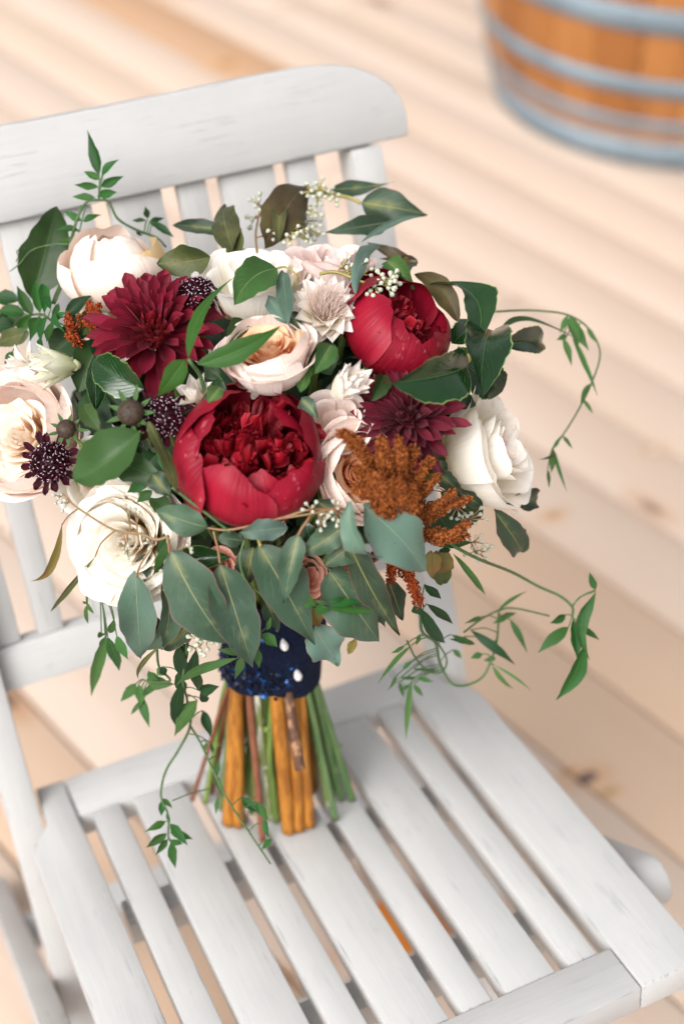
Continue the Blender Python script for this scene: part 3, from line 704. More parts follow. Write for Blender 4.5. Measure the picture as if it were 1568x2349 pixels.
def protea(name, x, y, dz, rpx, face, label, n=26, openness=.5, mat='bract', spin=0, seed=0, hairs=130, h=.55, long_=1.5, wide=1.0):
    part, Fm, b, R = start_flower(name, x, y, dz, rpx, face, label, mat, h=h, spin=spin, stem=openness > .7)
    for i in range(n):
        t = i/(n-1); a = i*2.39996
        if hairs > 100: t = .38+.62*t
        el = math.radians(88-openness*80*t-6); L = R*long_*(.88+.12*math.sin(3*t))*U(.9, 1.06)*(1-.18*t)
        pv = free_petal(L, R*U(.66, .86)*wide, 'acum', curl=U(.15, .45)*(1 if openness < .4 else -.2)+ (.35 if t < .4 else -.25), cup=U(.4, .8), twist=U(-.25, .25), ruf=.05, nu=9, nv=7, seed=seed*60+i, rag=.02)
        put(part, Fm, b, (polar(pv[0], a+U(-.1, .1), el, R*(.10+.22*t), R*(.22-.2*t)), pv[1], pv[2]), mat, 'bract')
    if hairs:
        hb = MB()
        for i in range(hairs):
            t = (i+.5)/hairs; a = i*2.39996; r = R*.62*math.sqrt(t)
            p0 = np.array([r*.6*math.cos(a), r*.6*math.sin(a), R*.35]); d = nrm(np.array([math.cos(a)*.55*t+U(-.2, .2), math.sin(a)*.55*t+U(-.2, .2), 1]))
            p1 = p0+d*R*U(.55, 1.0); v, f, u = tube([p0, (p0+p1)/2+np.array([U(-.05, .05)*R, U(-.05, .05)*R, 0]), p1], [R*.022, R*.018, R*.006], 5, 4, False)
            hb.add(v@Fm.T+b, f, u)
        ho = hb.build('feathery_centre', M['hair'], part, b); ho['kind'] = 'stuff'
    return part

# ---------- leaves
def leaf_geo(b, t, width, sag=.1, roll=0., bend=0., shape='acum', fold=.12, wave=.0, nrmv=None, nu=14, nv=9, serr=0, twist=None, curl_tip=0., seed=0, petiole=0., cupv=None):
    """leaf from b to t; sag bows it towards its upper side"""
    b, t = np.asarray(b, float), np.asarray(t, float); ax = t-b; L = np.linalg.norm(ax); y = ax/L
    n0 = CB if nrmv is None else nrmv; z = nrm(n0-y*(n0@y)); x = np.cross(y, z)
    c, s_ = math.cos(roll), math.sin(roll); x, z = c*x+s_*z, -s_*x+c*z
    w = WS[shape]; V = []; UV = []; rg = random.Random(seed); p1, p2 = rg.uniform(0, 6), rg.uniform(0, 6); f1 = rg.uniform(7, 12)
    if twist is None: twist = rg.uniform(-.7, .7)
    if cupv is None: cupv = rg.uniform(-.32, .32)
    for i in range(nu):
        u = i/(nu-1); uw = 0 if u < petiole else (u-petiole)/(1-petiole)
        ww = max(w(min(max(uw, .002), .998)), .02)*width*.5
        arc = 4*u*(1-u); tw = twist*(u-.3)
        for v in np.linspace(-1, 1, nv):
            k = 1.0
            if serr and abs(v) > .99: k = 1+serr*(1 if i % 2 else -1)
            k *= 1+(.07*math.sin(u*f1+p2*(1 if v > 0 else 2))+.045*math.sin(u*f1*2.7+p1*(2 if v > 0 else 1)))*abs(v)
            xx = v*ww*k; h = fold*ww*abs(v)+cupv*ww*v*v+wave*width*math.sin(u*f1+p1*(1 if v > 0 else -1))*abs(v)**1.5
            x2 = xx*math.cos(tw)-h*math.sin(tw); h2 = xx*math.sin(tw)+h*math.cos(tw)
            V.append(b+y*(u*L)+x*(x2+bend*L*arc)+z*(h2+sag*L*arc-curl_tip*L*max(0, u-.6)**2*3)); UV.append((.5+.5*v, u))
    return np.array(V), grid_faces(nu, nv), UV
LD = {'euc': dict(shape='acum', fold=.20, wave=.12, nu=20), 'cam': dict(shape='oval', fold=.3, wave=.03, nu=24, nv=11, serr=.025), 'rus': dict(shape='lance', fold=.25, nu=16),
      'jas': dict(shape='lance', fold=.3, nu=9, nv=5), 'thin': dict(shape='lance', fold=.4, nu=14, nv=5)}
def pdep(zone, q, dz): x, y = zc(zone, q); d = surf(x, y)-dz/100.0; return P(x, y, d), d
lseed = [0]
def leaf(zone, q0, q1, wpx, mat='euc', kind='euc', dz0=0., dz1=None, name='eucalyptus_leaf', parent=None, label=None, **kw):
    dz1 = dz0 if dz1 is None else dz1
    a, da = pdep(zone, q0, dz0); b, db = pdep(zone, q1, dz1); width = wpx*ZN[zone][0]*(da+db)/2/FPX*(.92 if kind == 'euc' else 1)
    k = dict(LD[kind]); k.update(kw); lseed[0] += 1; k.setdefault('seed', lseed[0])
    v, f, u = leaf_geo(a, b, width, **k)
    o = obj(name, v, f, M[mat], parent or bq, a, u)
    if label: o['label'] = label
    return o
def twig(zone, pts, rpx, mat='twig', name='twig', parent=None, dz=0.0, n=None, k=6):
    """pts: (x, y[, dz])"""
    w_ = []; 
    for q in pts:
        p_, d_ = pdep(zone, q[:2], q[2] if len(q) > 2 else dz); w_.append(p_)
    r = np.array(rpx if hasattr(rpx, '__len__') else [rpx, rpx])*ZN[zone][0]*d_/FPX*(.72 if mat in ('twigr', 'twig') else 1)
    v, f, u = tube(w_, r, n or len(pts)*6, k)
    return obj(name, v, f, M[mat], parent or bq, w_[0], u)
def seed_mesh():
    V = []; n = 8
    for (r, z) in ((.12, 0), (.2, .2), (.55, .7), (.82, 1.15), (.85, 1.45), (.68, 1.7), (.5, 1.74), (.15, 1.95), (.0, 2.0)):
        for j in range(n): V.append((r*.5*math.cos(2*math.pi*j/n), r*.5*math.sin(2*math.pi*j/n), z*.62))
    return V, grid_faces(9, n, True)
SV, SF = seed_mesh(); SEEDM = {}
for nm in ('seed', 'seedw'):
    me = bpy.data.meshes.new('seed'); me.from_pydata(SV, [], SF); me.polygons.foreach_set('use_smooth', [True]*len(me.polygons)); me.materials.append(M[nm]); SEEDM[nm] = me
def berries(zone, pts, rpx, clusters, size, mat='seed', dz=0.0, label=None, tm='twig', stemr=None):
    """a seeded sprig: twig through pts; clusters = (x, y, n, spread px); every seed its own piece"""
    tw = twig(zone, pts, rpx, tm, 'seeded_sprig', None, dz)
    if label: tw['label'] = label
    s_ = ZN[zone][0]
    pl = np.array([pdep(zone, q[:2], q[2] if len(q) > 2 else dz)[0] for q in pts]); line = catmull(pl, 40)
    br = MB()
    for (cx_, cy_, n, sp) in clusters:
        br = MB()
        cpos, d = pdep(zone, (cx_, cy_), dz+.3)
        near = line[np.argmin(((line-cpos)**2).sum(1))]
        hub = near+(cpos-near)*.45
        px = s_*d/FPX
        v, f, u = tube([near, hub], rpx_min(rpx)*px*.7, 3, 5); br.add(v, f, u)
        for i in range(n):
            q = i*2.39996+U(-.4, .4); rr = sp*px*math.sqrt((i+.5)/n)
            tip = cpos+CR*rr*math.cos(q)+CU*rr*math.sin(q)+CB*U(-.4, .6)*sp*px
            dv = nrm(tip-hub); st_ = tip-dv*size*px*.6
            v, f, u = tube([hub, st_], rpx_min(rpx)*px*.5, 3, 4); br.add(v, f, u)
            rot = Vector(dv).to_track_quat('Z', 'Y').to_euler()
            o = link('seed', SEEDM[mat], tw, st_, rot); sc = size*px*U(.85, 1.12); o.scale = (sc, sc, sc)
        br.build('stalk', M[tm], tw, near)
    return tw
def rpx_min(r): return min(r) if hasattr(r, '__len__') else r
def spike(part, pts, r0, r1, mat, grains_per_mm=1.0):
    """amaranth spike: core plus packed grains, one mesh"""
    L = sum(np.linalg.norm(pts[i+1]-pts[i]) for i in range(len(pts)-1)); m = max(6, int(L/.0016)); c = catmull(pts, m)
    t = np.gradient(c, axis=0); t /= np.linalg.norm(t, axis=1)[:, None]
    mb = MB(); v, f, u = tube(pts, [r0*.7, r0*.72, r1*.6], m//2, 7); mb.add(v, f, u)
    OV = np.array([(1, 0, 0), (-1, 0, 0), (0, 1, 0), (0, -1, 0), (0, 0, 1.5), (0, 0, -1)]); OF = [(0, 2, 4), (2, 1, 4), (1, 3, 4), (3, 0, 4), (2, 0, 5), (1, 2, 5), (3, 1, 5), (0, 3, 5)]
    for i in range(m):
        s_ = i/(m-1); rad = (r0+(r1-r0)*s_**1.5)*(1+.14*math.sin(i*.9+r0*9999)+.10*math.sin(i*.37)); k = max(4, int(2*math.pi*rad/.0017))
        Fm = frame(t[i], 0, np.array([.3, .5, .8]))
        for j in range(k):
            q = 2*math.pi*(j+.5*(i % 2))/k+U(-.25, .25); d = Fm[:, 0]*math.cos(q)+Fm[:, 1]*math.sin(q); rr = rad*U(.80, 1.10)*(1+.22*math.sin(3*q+i*1.1)*math.sin(i*.55+q))
            dd = nrm(d+t[i]*U(-.1, .7)); G = frame(dd, U(0, 6), np.array([.1, .9, .3])); sz = U(.0005, .00115)
            mb.add((OV*sz)@G.T+c[i]+d*rr+t[i]*U(-.0008, .0008), OF)
        if i == m-1:
            for j in range(5): mb.add((OV*.0009)@frame(t[i], U(0, 6)).T+c[i]+t[i]*.0006+np.array([U(-1, 1), U(-1, 1), U(-1, 1)])*r1*.5, OF)
    return mb.build('spike', M[mat], part, pts[0], smooth=False)

# ---------- stems and handle
WB, WT = P(619, 1542, 1.076), P(640, 1355, 1.048)
def handle():
    ax = WT-WB; L = np.linalg.norm(ax); Fm = frame(ax, 0, CB); n, m = 40, 22; V = []; UV = []
    for i in range(m):
        t = -.02+1.04*i/(m-1); r = .0375*(1+.03*math.sin(t*5)+.02*math.cos(t*11)); 
        if i in (0, m-1): r *= .955
        for j in range(n):
            q = 2*math.pi*j/n; rr = r*(1+.015*math.sin(3*q+t*4)+.012*math.sin(7*q-t*3)); hem = .0022*math.sin(4*q+1)*(1-t)
            V.append(WB+Fm[:, 2]*(t*L+hem)+Fm[:, 0]*rr*math.cos(q)+Fm[:, 1]*rr*math.sin(q)); UV.append((j/n, t))
    for rr, ti in ((.030, -.02), (.030, 1.02)):
        for j in range(n):
            q = 2*math.pi*j/n; V.append(WB+Fm[:, 2]*(ti*L+(.003 if ti < 0 else -.003))+Fm[:, 0]*rr*math.cos(q)+Fm[:, 1]*rr*math.sin(q)); UV.append((j/n, ti))
    F = grid_faces(m, n, True)
    a0, a1 = m*n, m*n+n
    for j in range(n):
        k = (j+1) % n; F.append((j, a0+j, a0+k, k)); F.append(((m-1)*n+j, (m-1)*n+k, a1+k, a1+j))
    wr = obj('handle_wrap', V, F, M['velvet'], bq, WB, UV); wr['label'] = 'navy velvet and blue sequin handle wrap'
    sq = MB(); rg = random.Random(3)
    for i in range(1100):
        t = rg.uniform(.0, 1.0); q = rg.uniform(0, 2*math.pi)
        d = Fm[:, 0]*math.cos(q)+Fm[:, 1]*math.sin(q)
        if d@CR > .62: continue                     # plain velvet band overlaps on that side
        if t > .40 and rg.random() > .16: continue
        c = WB+Fm[:, 2]*t*L+d*.0388
        nn = nrm(d+np.array([rg.gauss(0, .30), rg.gauss(0, .30), rg.gauss(0, .30)])); G = frame(nn, rg.uniform(0, 6)); r = .0017
        sq.add(np.array([(r*math.cos(a), r*math.sin(a), 0 if k % 2 else .0002) for k, a in enumerate(np.linspace(0, 2*math.pi, 8, endpoint=False))])@G.T+c, [tuple(range(8))])
    so_ = sq.build('sequins', M['sequin'], wr, WB, smooth=False); so_['kind'] = 'stuff'
    for (x, y) in ((652, 1482), (683, 1551)):
        p0 = P(x, y, 1.0); axd = nrm(ax)
        # press the pin head on to the cloth
        rv = ray(x, y); best = min(np.linspace(.98, 1.1, 400), key=lambda d: abs(np.linalg.norm(np.cross(P(x, y, d)-WB, axd))-.0405)+(0 if d < 1.07 else 1))
        c = P(x, y, best); V = []; k = 12; pr_ = ((.0, -.0038), (.0018, -.0032), (.0029, -.0013), (.0031, .0007), (.0022, .0029), (.0010, .0049), (.0, .0058)); 
        up_ = nrm(CU*1.0-CR*.25)
        G = frame(up_, 0, CB)
        for (r, z) in pr_:
            for j in range(k): V.append(c+G@np.array([r*math.cos(2*math.pi*j/k), r*math.sin(2*math.pi*j/k), z]))
        pn_ = obj('pearl_pin', V, grid_faces(len(pr_), k, True), M['pearl'], bq, c)
        inn = nrm((WB+axd*((c-WB)@axd))-c); v, f, u = tube([c-inn*.001, c+inn*.012], .0005, 2, 5); obj('pin_shaft', v, f, M['pin'], pn_, c)
handle()
AXN = nrm(WT-WB)
def stem(q0, q1, rpx, mat, back=0.0, kink=0.0, lift=0.0, node=True, foot=True):
    """stem from the wrap (q0) to the seat (q1), zone E; back = metres behind the front of the handle"""
    x0, y0 = zc('E', q0); x1, y1 = zc('E', q1)
    s0 = ZN['E'][0]
    top = P(x0, y0, 1.046+back)
    bot = on_seat(x1, y1, .0015) if foot else P(x1, y1, 1.075+back*.6+lift)
    def inside(p_, lim):
        h_ = (p_-WB)@AXN; c_ = WB+AXN*h_; d_ = p_-c_; n_ = np.linalg.norm(d_); return c_+d_*min(1, lim/max(n_, 1e-6))
    rr0 = rpx*s0*1.09/FPX; top = inside(top, .036-rr0); up_ = inside(top+nrm(top-bot)*.06, .031-rr0)
    r = rpx*s0*1.09/FPX
    mid = (top+bot)/2+CR*kink+CB*.002
    pts = [bot, bot+(mid-bot)*.6, mid, top, up_]
    v, f, u = tube(pts, [r*1.04, r, r*.97, r, r*.9], 22, 9, True, .018)
    o = obj('stem', v, f, M[mat], bq, bot, u)
    if node:
        c = mid+(bot-mid)*U(-.5, .5); d = nrm(top-bot); v, f, u = tube([c-d*r*.6, c, c+d*r*.8], [r*1.0, r*1.16, r*1.0], 5, 9); obj('node', v, f, M[mat], o, c, u)
        sd_ = 1 if U(0, 1) > .5 else -1
        v, f, u = tube([c+CR*sd_*r*.8, c+CR*sd_*r*1.5+d*r*.9], [r*.45, r*.4], 3, 6); obj('cut_bud', v, f, M[mat], o, c, u)
    return o
stem((776, 690), (790, 1296), 34, 's_amber', .006, node=False)
stem((822, 700), (834, 1304), 30, 's_amber', .010, node=False)
stem((1012, 730), (1066, 1332), 34, 's_amber', .004, node=False)
stem((1088, 740), (1112, 1326), 27, 's_amber', .010, node=False)
stem((1122, 700), (1158, 1308), 28, 's_amber', .012, node=False)
stem((748, 715), (622, 1190), 11, 's_red', .020)
stem((872, 688), (946, 1378), 17, 's_red', -.002)
stem((1058, 650), (1116, 1050), 24, 's_bark', -.004, foot=False, lift=-.02, node=False)
stem((850, 700), (850, 1155), 15, 's_green', .016)
stem((884, 700), (880, 1160), 13, 's_green', .022)
stem((916, 680), (984, 1282), 17, 's_pale', .004)
stem((992, 665), (1010, 1290), 18, 's_green', .006, kink=-.004)
stem((958, 690), (972, 1240), 14, 's_green', .02)
stem((1150, 640), (1280, 1282), 14, 's_dgreen', .006)
stem((1192, 620), (1306, 1190), 17, 's_dgreen', .012)
stem((1226, 620), (1354, 1188), 20, 's_dgreen', .018)
stem((1168, 760), (1234, 1180), 13, 's_dgreen', .026)
stem((1180, 700), (1262, 1170), 14, 's_dgreen', .030)
for i in range(12):
    a = 770+i*36+U(-10, 10); stem((a, 690), (a+(a-1000)*.3+U(-20, 20), U(1200, 1260)), U(11, 17), ['s_green', 's_dgreen', 's_amber', 's_red', 's_green', 's_pale'][i % 6], .026, node=i % 2 == 0)
for i in range(10):
    a = U(780, 1220); stem((a, 690), (a+(a-1000)*.35+U(-20, 20), U(1130, 1180)), U(12, 20), R_.choice(['s_green', 's_dgreen', 's_amber', 's_red']), .05, node=False)

# ---------- flowers
rose('rose', 258, 625, 0, 128, (-.12, .90, .40), 'cream rose with a tan outer petal at the upper left of the bouquet', 'cream', 'cream', 'cream', nl=5, closed=True, h=.72, seed=1, odd=('tanpetal', .35))
rose('rose', 578, 655, -1, 128, (0, .8, .55), 'white rose behind the round green leaf at the top', 'white', 'white', 'white', nl=5, flat=False, seed=2)
rose('rose', 765, 622, -1.5, 105, (.1, .85, .4), 'pale pink rose behind the feathery protea', 'pink', 'pink', 'pink', nl=5, seed=3, flat=False)
garden_rose('rose', 617, 828, .5, 112, (-.08, .70, .71), 'blush garden rose with apricot heart above the large red peony', 'blush', 'peach', seed=4, mouth=.68, depth=1.02)
garden_rose('rose', 70, 1010, 0, 152, (-.36, .15, .9), 'cream garden rose with yellow heart at the left edge', 'blush', 'apricot', seed=5, mouth=.60, depth=.95)
rose('rose', 222, 1098, -1.6, 92, (.1, -.25, .9), 'ivory rose between the dark scabiosa and the glossy leaf', 'white', 'white', 'cream', nl=5, seed=6, flat=False)
garden_rose('rose', 312, 1238, -.4, 150, (-.22, -.08, .95), 'white garden rose at the lower left with apricot folds', 'white', 'ivory', seed=7, mouth=.84, depth=1.12, rings=8)
garden_rose('rose', 812, 1085, -1.2, 118, (.45, .12, .85), 'blush garden rose with orange folds behind the rust amaranth', 'blush', 'peach', seed=8, mouth=.66)
rose('rose', 1126, 1036, -.5, 150, (.84, .28, .42), 'large white rose facing right beside the plum dahlia', 'white', 'white', 'blush', flat=False, nl=7, seed=9, h=.7, open_=.75)
rose('rose', 770, 975, -2.0, 80, (.0, .3, .9), 'pale blush rose tucked behind the red peony and the dahlia', 'blush', 'blush', 'blush', nl=4, seed=10, flat=False)
rose('rose', 502, 1312, .8, 50, (.05, .35, .9), 'small coral spray rose above the navy handle', 'coral', 'coral', 'coral', nl=5, seed=11, flat=False)
rose('rose', 704, 1322, .2, 46, (.5, .1, .8), 'small coral spray rose half hidden by eucalyptus', 'coral', 'coral', 'coral', nl=5, seed=12, flat=False)
peony('peony', 568, 1058, 1.2, 172, (.16, .52, .84), 'large red peony in the middle of the bouquet', spin=.2, seed=1, nin=165)
peony('peony', 900, 764, -.5, 134, (.50, .62, .55), 'red peony at the upper right, seen from the side', spin=1.0, seed=2, nin=100)
peony('peony', 800, 650, -2.5, 55, (0, .8, .5), 'small red peony peeking out above the feathery protea', spin=2.0, seed=3, nin=30)
dahlia('dahlia', 352, 748, 1.0, 150, (-.02, .38, .92), 'deep red dahlia with pointed petals at the upper left', 'dahlia', n=98, seed=1)
dahlia('dahlia', 925, 955, .6, 128, (-.28, .15, .92), 'plum dahlia with packed petals above the amaranth', 'dahlia2', n=124, seed=2, spin=1, wid=.27)
scabiosa('scabiosa', 456, 668, .3, 62, (.2, .6, .75), 'black scabiosa behind the red dahlia', seed=1, petals=False)
scabiosa('scabiosa', 376, 955, 1.6, 66, (.05, .3, .93), 'black scabiosa touching the left side of the red peony', seed=2, npet=14)
scabiosa('scabiosa', 112, 1060, 2.0, 64, (-.15, .1, .96), 'black burgundy scabiosa in front of the cream rose', seed=3, npet=15)
protea('protea', 748, 705, .8, 76, (.12, .45, .88), 'open blush protea with feathery centre', n=30, openness=.80, seed=1, hairs=260, long_=1.20, wide=1.15)
protea('protea', 790, 888, .6, 62, (.58, .35, .72), 'closed white protea pointing right below the open one', n=20, openness=.16, seed=2, hairs=30, long_=1.7, wide=1.2)
protea('protea', 445, 905, .2, 52, (-.2, .5, .8), 'small white protea beside the black scabiosa', n=14, openness=.5, seed=3, hairs=0, long_=1.3)
protea('protea', 585, 893, -1.6, 36, (.2, .7, .6), 'white protea bud behind the red peony rim', n=9, openness=.3, seed=4, hairs=0, long_=1.4)
protea('protea', 140, 838, .8, 62, (-.85, -.05, .5), 'greenish white protea lying on its side at the left', n=16, openness=.22, mat='bractg', seed=5, hairs=0, long_=1.9)
protea('protea', 60, 850, -.5, 50, (-.7, .3, .6), 'pale protea at the left edge', n=14, openness=.5, seed=6, hairs=20, long_=1.6)
# scabiosa buds
for (x, y, r, dz, lab) in ((300, 946, 30, 2.4, 'brown scabiosa bud with green sepals'), (152, 984, 22, 1.0, 'small green scabiosa bud')):
    d = surf(x, y)-dz/100; c = P(x, y, d); R = r*d/FPX; z = cdir(-.1, .25, .95); Fm = frame(z)
    V = []; n = 14; k = 9
    for i in range(k):
        e = math.pi/2-math.pi*.75*i/(k-1)
        for j in range(n):
            b_ = 1+.06*((i+j) % 2); V.append((R*b_*math.cos(e)*math.cos(2*math.pi*j/n), R*b_*math.cos(e)*math.sin(2*math.pi*j/n), R*.9*b_*math.sin(e)))
    pb = obj('scabiosa_bud', np.array(V)@Fm.T+c, grid_faces(k, n, True), M['scbud'], bq, c); pb['label'] = lab
    for j in range(9):
        pv = free_petal(R*U(1.0, 1.7), R*.42, 'lance', curl=U(-.3, .5), cup=.3, nu=7, nv=3, seed=j)
        V = polar(pv[0], j*.698, math.radians(U(-10, 25)), R*.75, -R*.35); obj('sepal', V@Fm.T+c, pv[1], M['jasl'], pb, c, pv[2])
    stem_to_tie(c-z*R*.6, z, r=.0013)

# ---------- amaranth
def amaranth(label, zone, spikes, mat, root):
    rp, rd = pdep(zone, root[:2], root[2])
    v, f, u = tube([rp, (rp+TIE)/2-CB*.02, TIE], .003, 10, 6); part = obj('amaranth', v, f, M['s_red'], bq, rp, u); part['label'] = label
    for sp_ in spikes:
        pts = [pdep(zone, q[:2], q[2])[0] for q in sp_[0]]; d = rd
        spike(part, pts, .80*sp_[1]*ZN[zone][0]*d/FPX, .85*sp_[2]*ZN[zone][0]*d/FPX, mat)
    return part
amaranth('rust orange amaranth plume in front of the plum dahlia', 'D', [
    ([(560, 600, 1), (470, 500, 3), (410, 420, 3.5), (355, 385, 3.6)], 38, 20),
    ([(590, 620, 1), (545, 520, 4), (530, 410, 4)], 42, 22),
    ([(620, 640, 1), (610, 520, 4), (603, 415, 4)], 40, 20),
    ([(640, 650, 1), (640, 540, 3), (672, 450, 3.2)], 36, 18),
    ([(640, 670, 1), (690, 570, 3), (745, 500, 3)], 36, 16),
    ([(660, 700, 1), (720, 620, 2.6), (775, 570, 2.6)], 36, 16),
    ([(560, 640, 1.5), (500, 590, 4), (425, 540, 4)], 42, 26),
    ([(560, 680, 1.5), (490, 650, 4), (415, 610, 3.6)], 40, 24),
    ([(600, 700, 1.5), (560, 650, 5), (500, 570, 5)], 46, 30),
    ([(640, 720, 1.5), (610, 660, 5), (580, 590, 5)], 46, 30),
    ([(680, 740, 1.5), (660, 690, 4.6), (650, 610, 4.6)], 44, 26),
    ([(620, 740, 1.5), (560, 720, 4), (500, 680, 4)], 40, 26),
    ([(680, 760, 1.5), (760, 700, 3), (840, 640, 3)], 30, 16),
    ([(700, 760, 1.5), (800, 705, 2.6), (905, 665, 2.6)], 30, 14),
    ([(690, 800, 1), (790, 825, 2.6), (860, 800, 3), (900, 770, 3)], 32, 15),
    ([(700, 820, 1), (790, 845, 2.4), (895, 825, 2.6)], 26, 13)], 'amar', (650, 800, -1))
amaranth('hanging dark rust amaranth tassels below the pale leaf', 'D', [
    ([(570, 880, -1), (580, 940, .5), (570, 1015, .6)], 32, 20),
    ([(600, 920, -1), (655, 1010, .2), (690, 1110, .3)], 32, 22),
    ([(470, 920, -2), (440, 950, 0), (390, 1040, .2)], 32, 24),
    ([(420, 900, -2), (390, 960, 0), (385, 1030, .1)], 30, 20)], 'amard', (600, 850, -2))
amaranth('dull rust amaranth tuft left of the red dahlia', 'A', [
    ([(430, 1010, -2), (425, 940, -.5), (410, 870, 0)], 30, 18), ([(440, 1010, -2), (445, 950, -.5), (450, 880, -.4)], 28, 16), ([(350, 1010, -2), (320, 970, 0), (310, 920, 0)], 26, 16), ([(370, 1060, -2), (340, 1030, 0), (315, 1020, 0)], 26, 16), ([(420, 980, -1), (380, 960, -.2), (370, 930, 0)], 26, 18)], 'amard', (420, 1040, -3))

# ---------- foliage
R2 = math.radians
CAMN, RUSN, JASN = 'camellia_leaf', 'ruscus_leaf', 'leaflet'
# upper left broad leaf
leaf('A', (150, 850), (262, 425), 215, 'camb', 'cam', -1, -1, CAMN, sag=.08, roll=R2(-15), serr=0, label='broad dull green leaf behind the jasmine at the upper left')
# top eucalyptus
leaf('A', (965, 660), (722, 690), 165, 'olive', 'euc', -.5, 0, shape='oval', sag=.1, roll=R2(20))
leaf('A', (1075, 540), (792, 510), 78, 'eucd', 'euc', -1, -.5, shape='oval', sag=.06)
leaf('A', (1075, 640), (1040, 425), 150, 'olive', 'euc', -2, -2, shape='oval', roll=R2(20))
leaf('A', (1090, 660), (1050, 540), 130, 'olive', 'euc', -2.4, -2, shape='oval')
leaf('A', (1215, 600), (1400, 330), 210, 'brown', 'euc', -2.5, -2.5, shape='oval', sag=.12)
leaf('A', (1280, 590), (1290, 395), 70, 'olive', 'thin', -1.5, -1.5)
leaf('B', (210, 150), (502, 118), 80, 'eucd', 'euc', -2, -2.5, sag=-.05, roll=R2(15))
leaf('B', (355, 210), (655, 265), 175, 'eucd', 'euc', -2, -1.6, sag=.1, roll=R2(-10), wave=.09)
leaf('B', (480, 300), (185, 350), 108, 'euc', 'euc', -1.2, -.8, sag=.08, roll=R2(12), wave=.08)
leaf('B', (350, 395), (652, 275), 32, 'eucp', 'thin', -.5, 0, sag=.12, bend=-.06)
leaf('B', (325, 630), (440, 412), 78, 'eucp', 'euc', 1.5, 1.5, sag=.05, roll=R2(-20), bend=-.10, shape='oval')
leaf('B', (590, 490), (378, 395), 60, 'brown', 'euc', -2, -2, sag=.08)
leaf('B', (610, 490), (440, 470), 60, 'brown', 'euc', -2.2, -2)
leaf('B', (470, 480), (595, 610), 110, 'bright', 'cam', -1.2, -1, CAMN, sag=.1, serr=0)
leaf('B', (580, 470), (520, 600), 60, 'cam', 'cam', -1.4, -1.2, CAMN, sag=.1, serr=0)
# round bright leaf, and teal leaves under it
leaf('A', (1270, 712), (1075, 880), 185, 'bright', 'euc', 1.5, 1.8, shape='oval', sag=.06, roll=R2(10), wave=.05, bend=.12, label='round bright green leaf over the white rose')
leaf('A', (1300, 722), (1330, 975), 88, 'eucp', 'euc', .6, 1.0, shape='oval', sag=.05, roll=R2(-10))
leaf('A', (1230, 840), (1310, 965), 80, 'eucp', 'euc', 0, .3, shape='oval', sag=.05)
twig('A', [(1255, 715, 1.5), (1310, 705, 1.2), (1360, 750, .6), (1330, 860, -.5)], 5, 'twigy')
# ruscus
leaf('C', (865, 205), (1085, -170), 72, 'rus', 'rus', 2.0, 2.6, RUSN, sag=.05, bend=-.10, roll=R2(28))
leaf('C', (905, 235), (1290, 58), 105, 'rus', 'rus', 2.0, 2.8, RUSN, sag=.06, roll=R2(-12), bend=.05)
leaf('C', (850, 215), (722, 385), 110, 'rus', 'rus', 1.6, 1.4, RUSN, sag=.1, roll=R2(18))
twig('C', [(865, 210, 2), (885, 240, 1.6), (920, 290, .5), (950, 400, -1)], 10, 'vine')
# camellia and other glossy leaves, left
leaf('C', (660, 350), (428, 215), 175, 'cam', 'cam', .6, 1.2, CAMN, sag=.10, roll=R2(18))
leaf('C', (440, 445), (430, 200), 90, 'cam', 'cam', .2, .9, CAMN, sag=.05, roll=R2(-30))
leaf('C', (640, 545), (365, 765), 235, 'camb', 'cam', 2.4, 2.8, CAMN, sag=.18, roll=R2(-12), bend=-.10, serr=0, curl_tip=-.25, label='broad green leaf left of the red peony')
leaf('C', (680, 500), (820, 835), 88, 'olive', 'euc', 3.2, 2.6, shape='lance', sag=.15, roll=R2(48), bend=.10)
leaf('C', (505, 665), (760, 775), 140, 'camb', 'cam', 1.2, 1.2, CAMN, sag=.08, serr=0)
leaf('C', (690, 760), (585, 825), 65, 'jas', 'jas', 1.0, 1.2, CAMN)
leaf('C', (700, 815), (630, 870), 50, 'jas', 'jas', 1.0, 1.2, CAMN)
leaf('C', (740, 610), (790, 770), 70, 'jas', 'rus', .6, .6, RUSN)
leaf('C', (700, 740), (790, 850), 110, 'eucd', 'euc', 1.6, 1.8, sag=.15)
leaf('C', (600, 590), (640, 660), 90, 'cam', 'cam', .4, .4, CAMN)
leaf('C', (1010, 340), (955, 415), 80, 'bright', 'cam', .4, .9, CAMN, serr=0)
leaf('B', (215, 865), (135, 1000), 105, 'bright', 'cam', .4, 1.0, CAMN, serr=0, sag=.12)
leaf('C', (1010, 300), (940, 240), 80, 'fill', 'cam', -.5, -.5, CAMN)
twig('C', [(650, 545, 2.3), (560, 545, 2.5), (480, 590, 2.6)], 5, 'vine')
# camellia, right
leaf('B', (840, 960), (492, 1040), 245, 'cam', 'cam', 2.0, 3.4, CAMN, sag=.10, roll=R2(14), bend=-.02, fold=.35, label='large glossy dark green leaf in front of the red peony')
leaf('B', (960, 800), (905, 1105), 225, 'cam', 'cam', 1.0, 3.2, CAMN, sag=.14, roll=R2(-8), bend=.05, fold=.5, label='glossy dark green leaf folded above the white rose')
leaf('B', (880, 865), (660, 590), 185, 'cam', 'cam', .6, -1.0, CAMN, sag=.18, roll=R2(-28), bend=.24, fold=.35)
leaf('B', (800, 760), (595, 540), 105, 'brown', 'cam', -1.8, -2.2, CAMN, sag=.12, bend=.10, serr=0)
leaf('B', (990, 870), (1182, 850), 120, 'cam', 'cam', -.6, -1, CAMN, sag=.1, fold=.4)
leaf('B', (990, 800), (1340, 838), 40, 'camb', 'cam', 0, -1.8, CAMN, sag=.0, bend=-.20, roll=R2(45), serr=0, fold=.5)
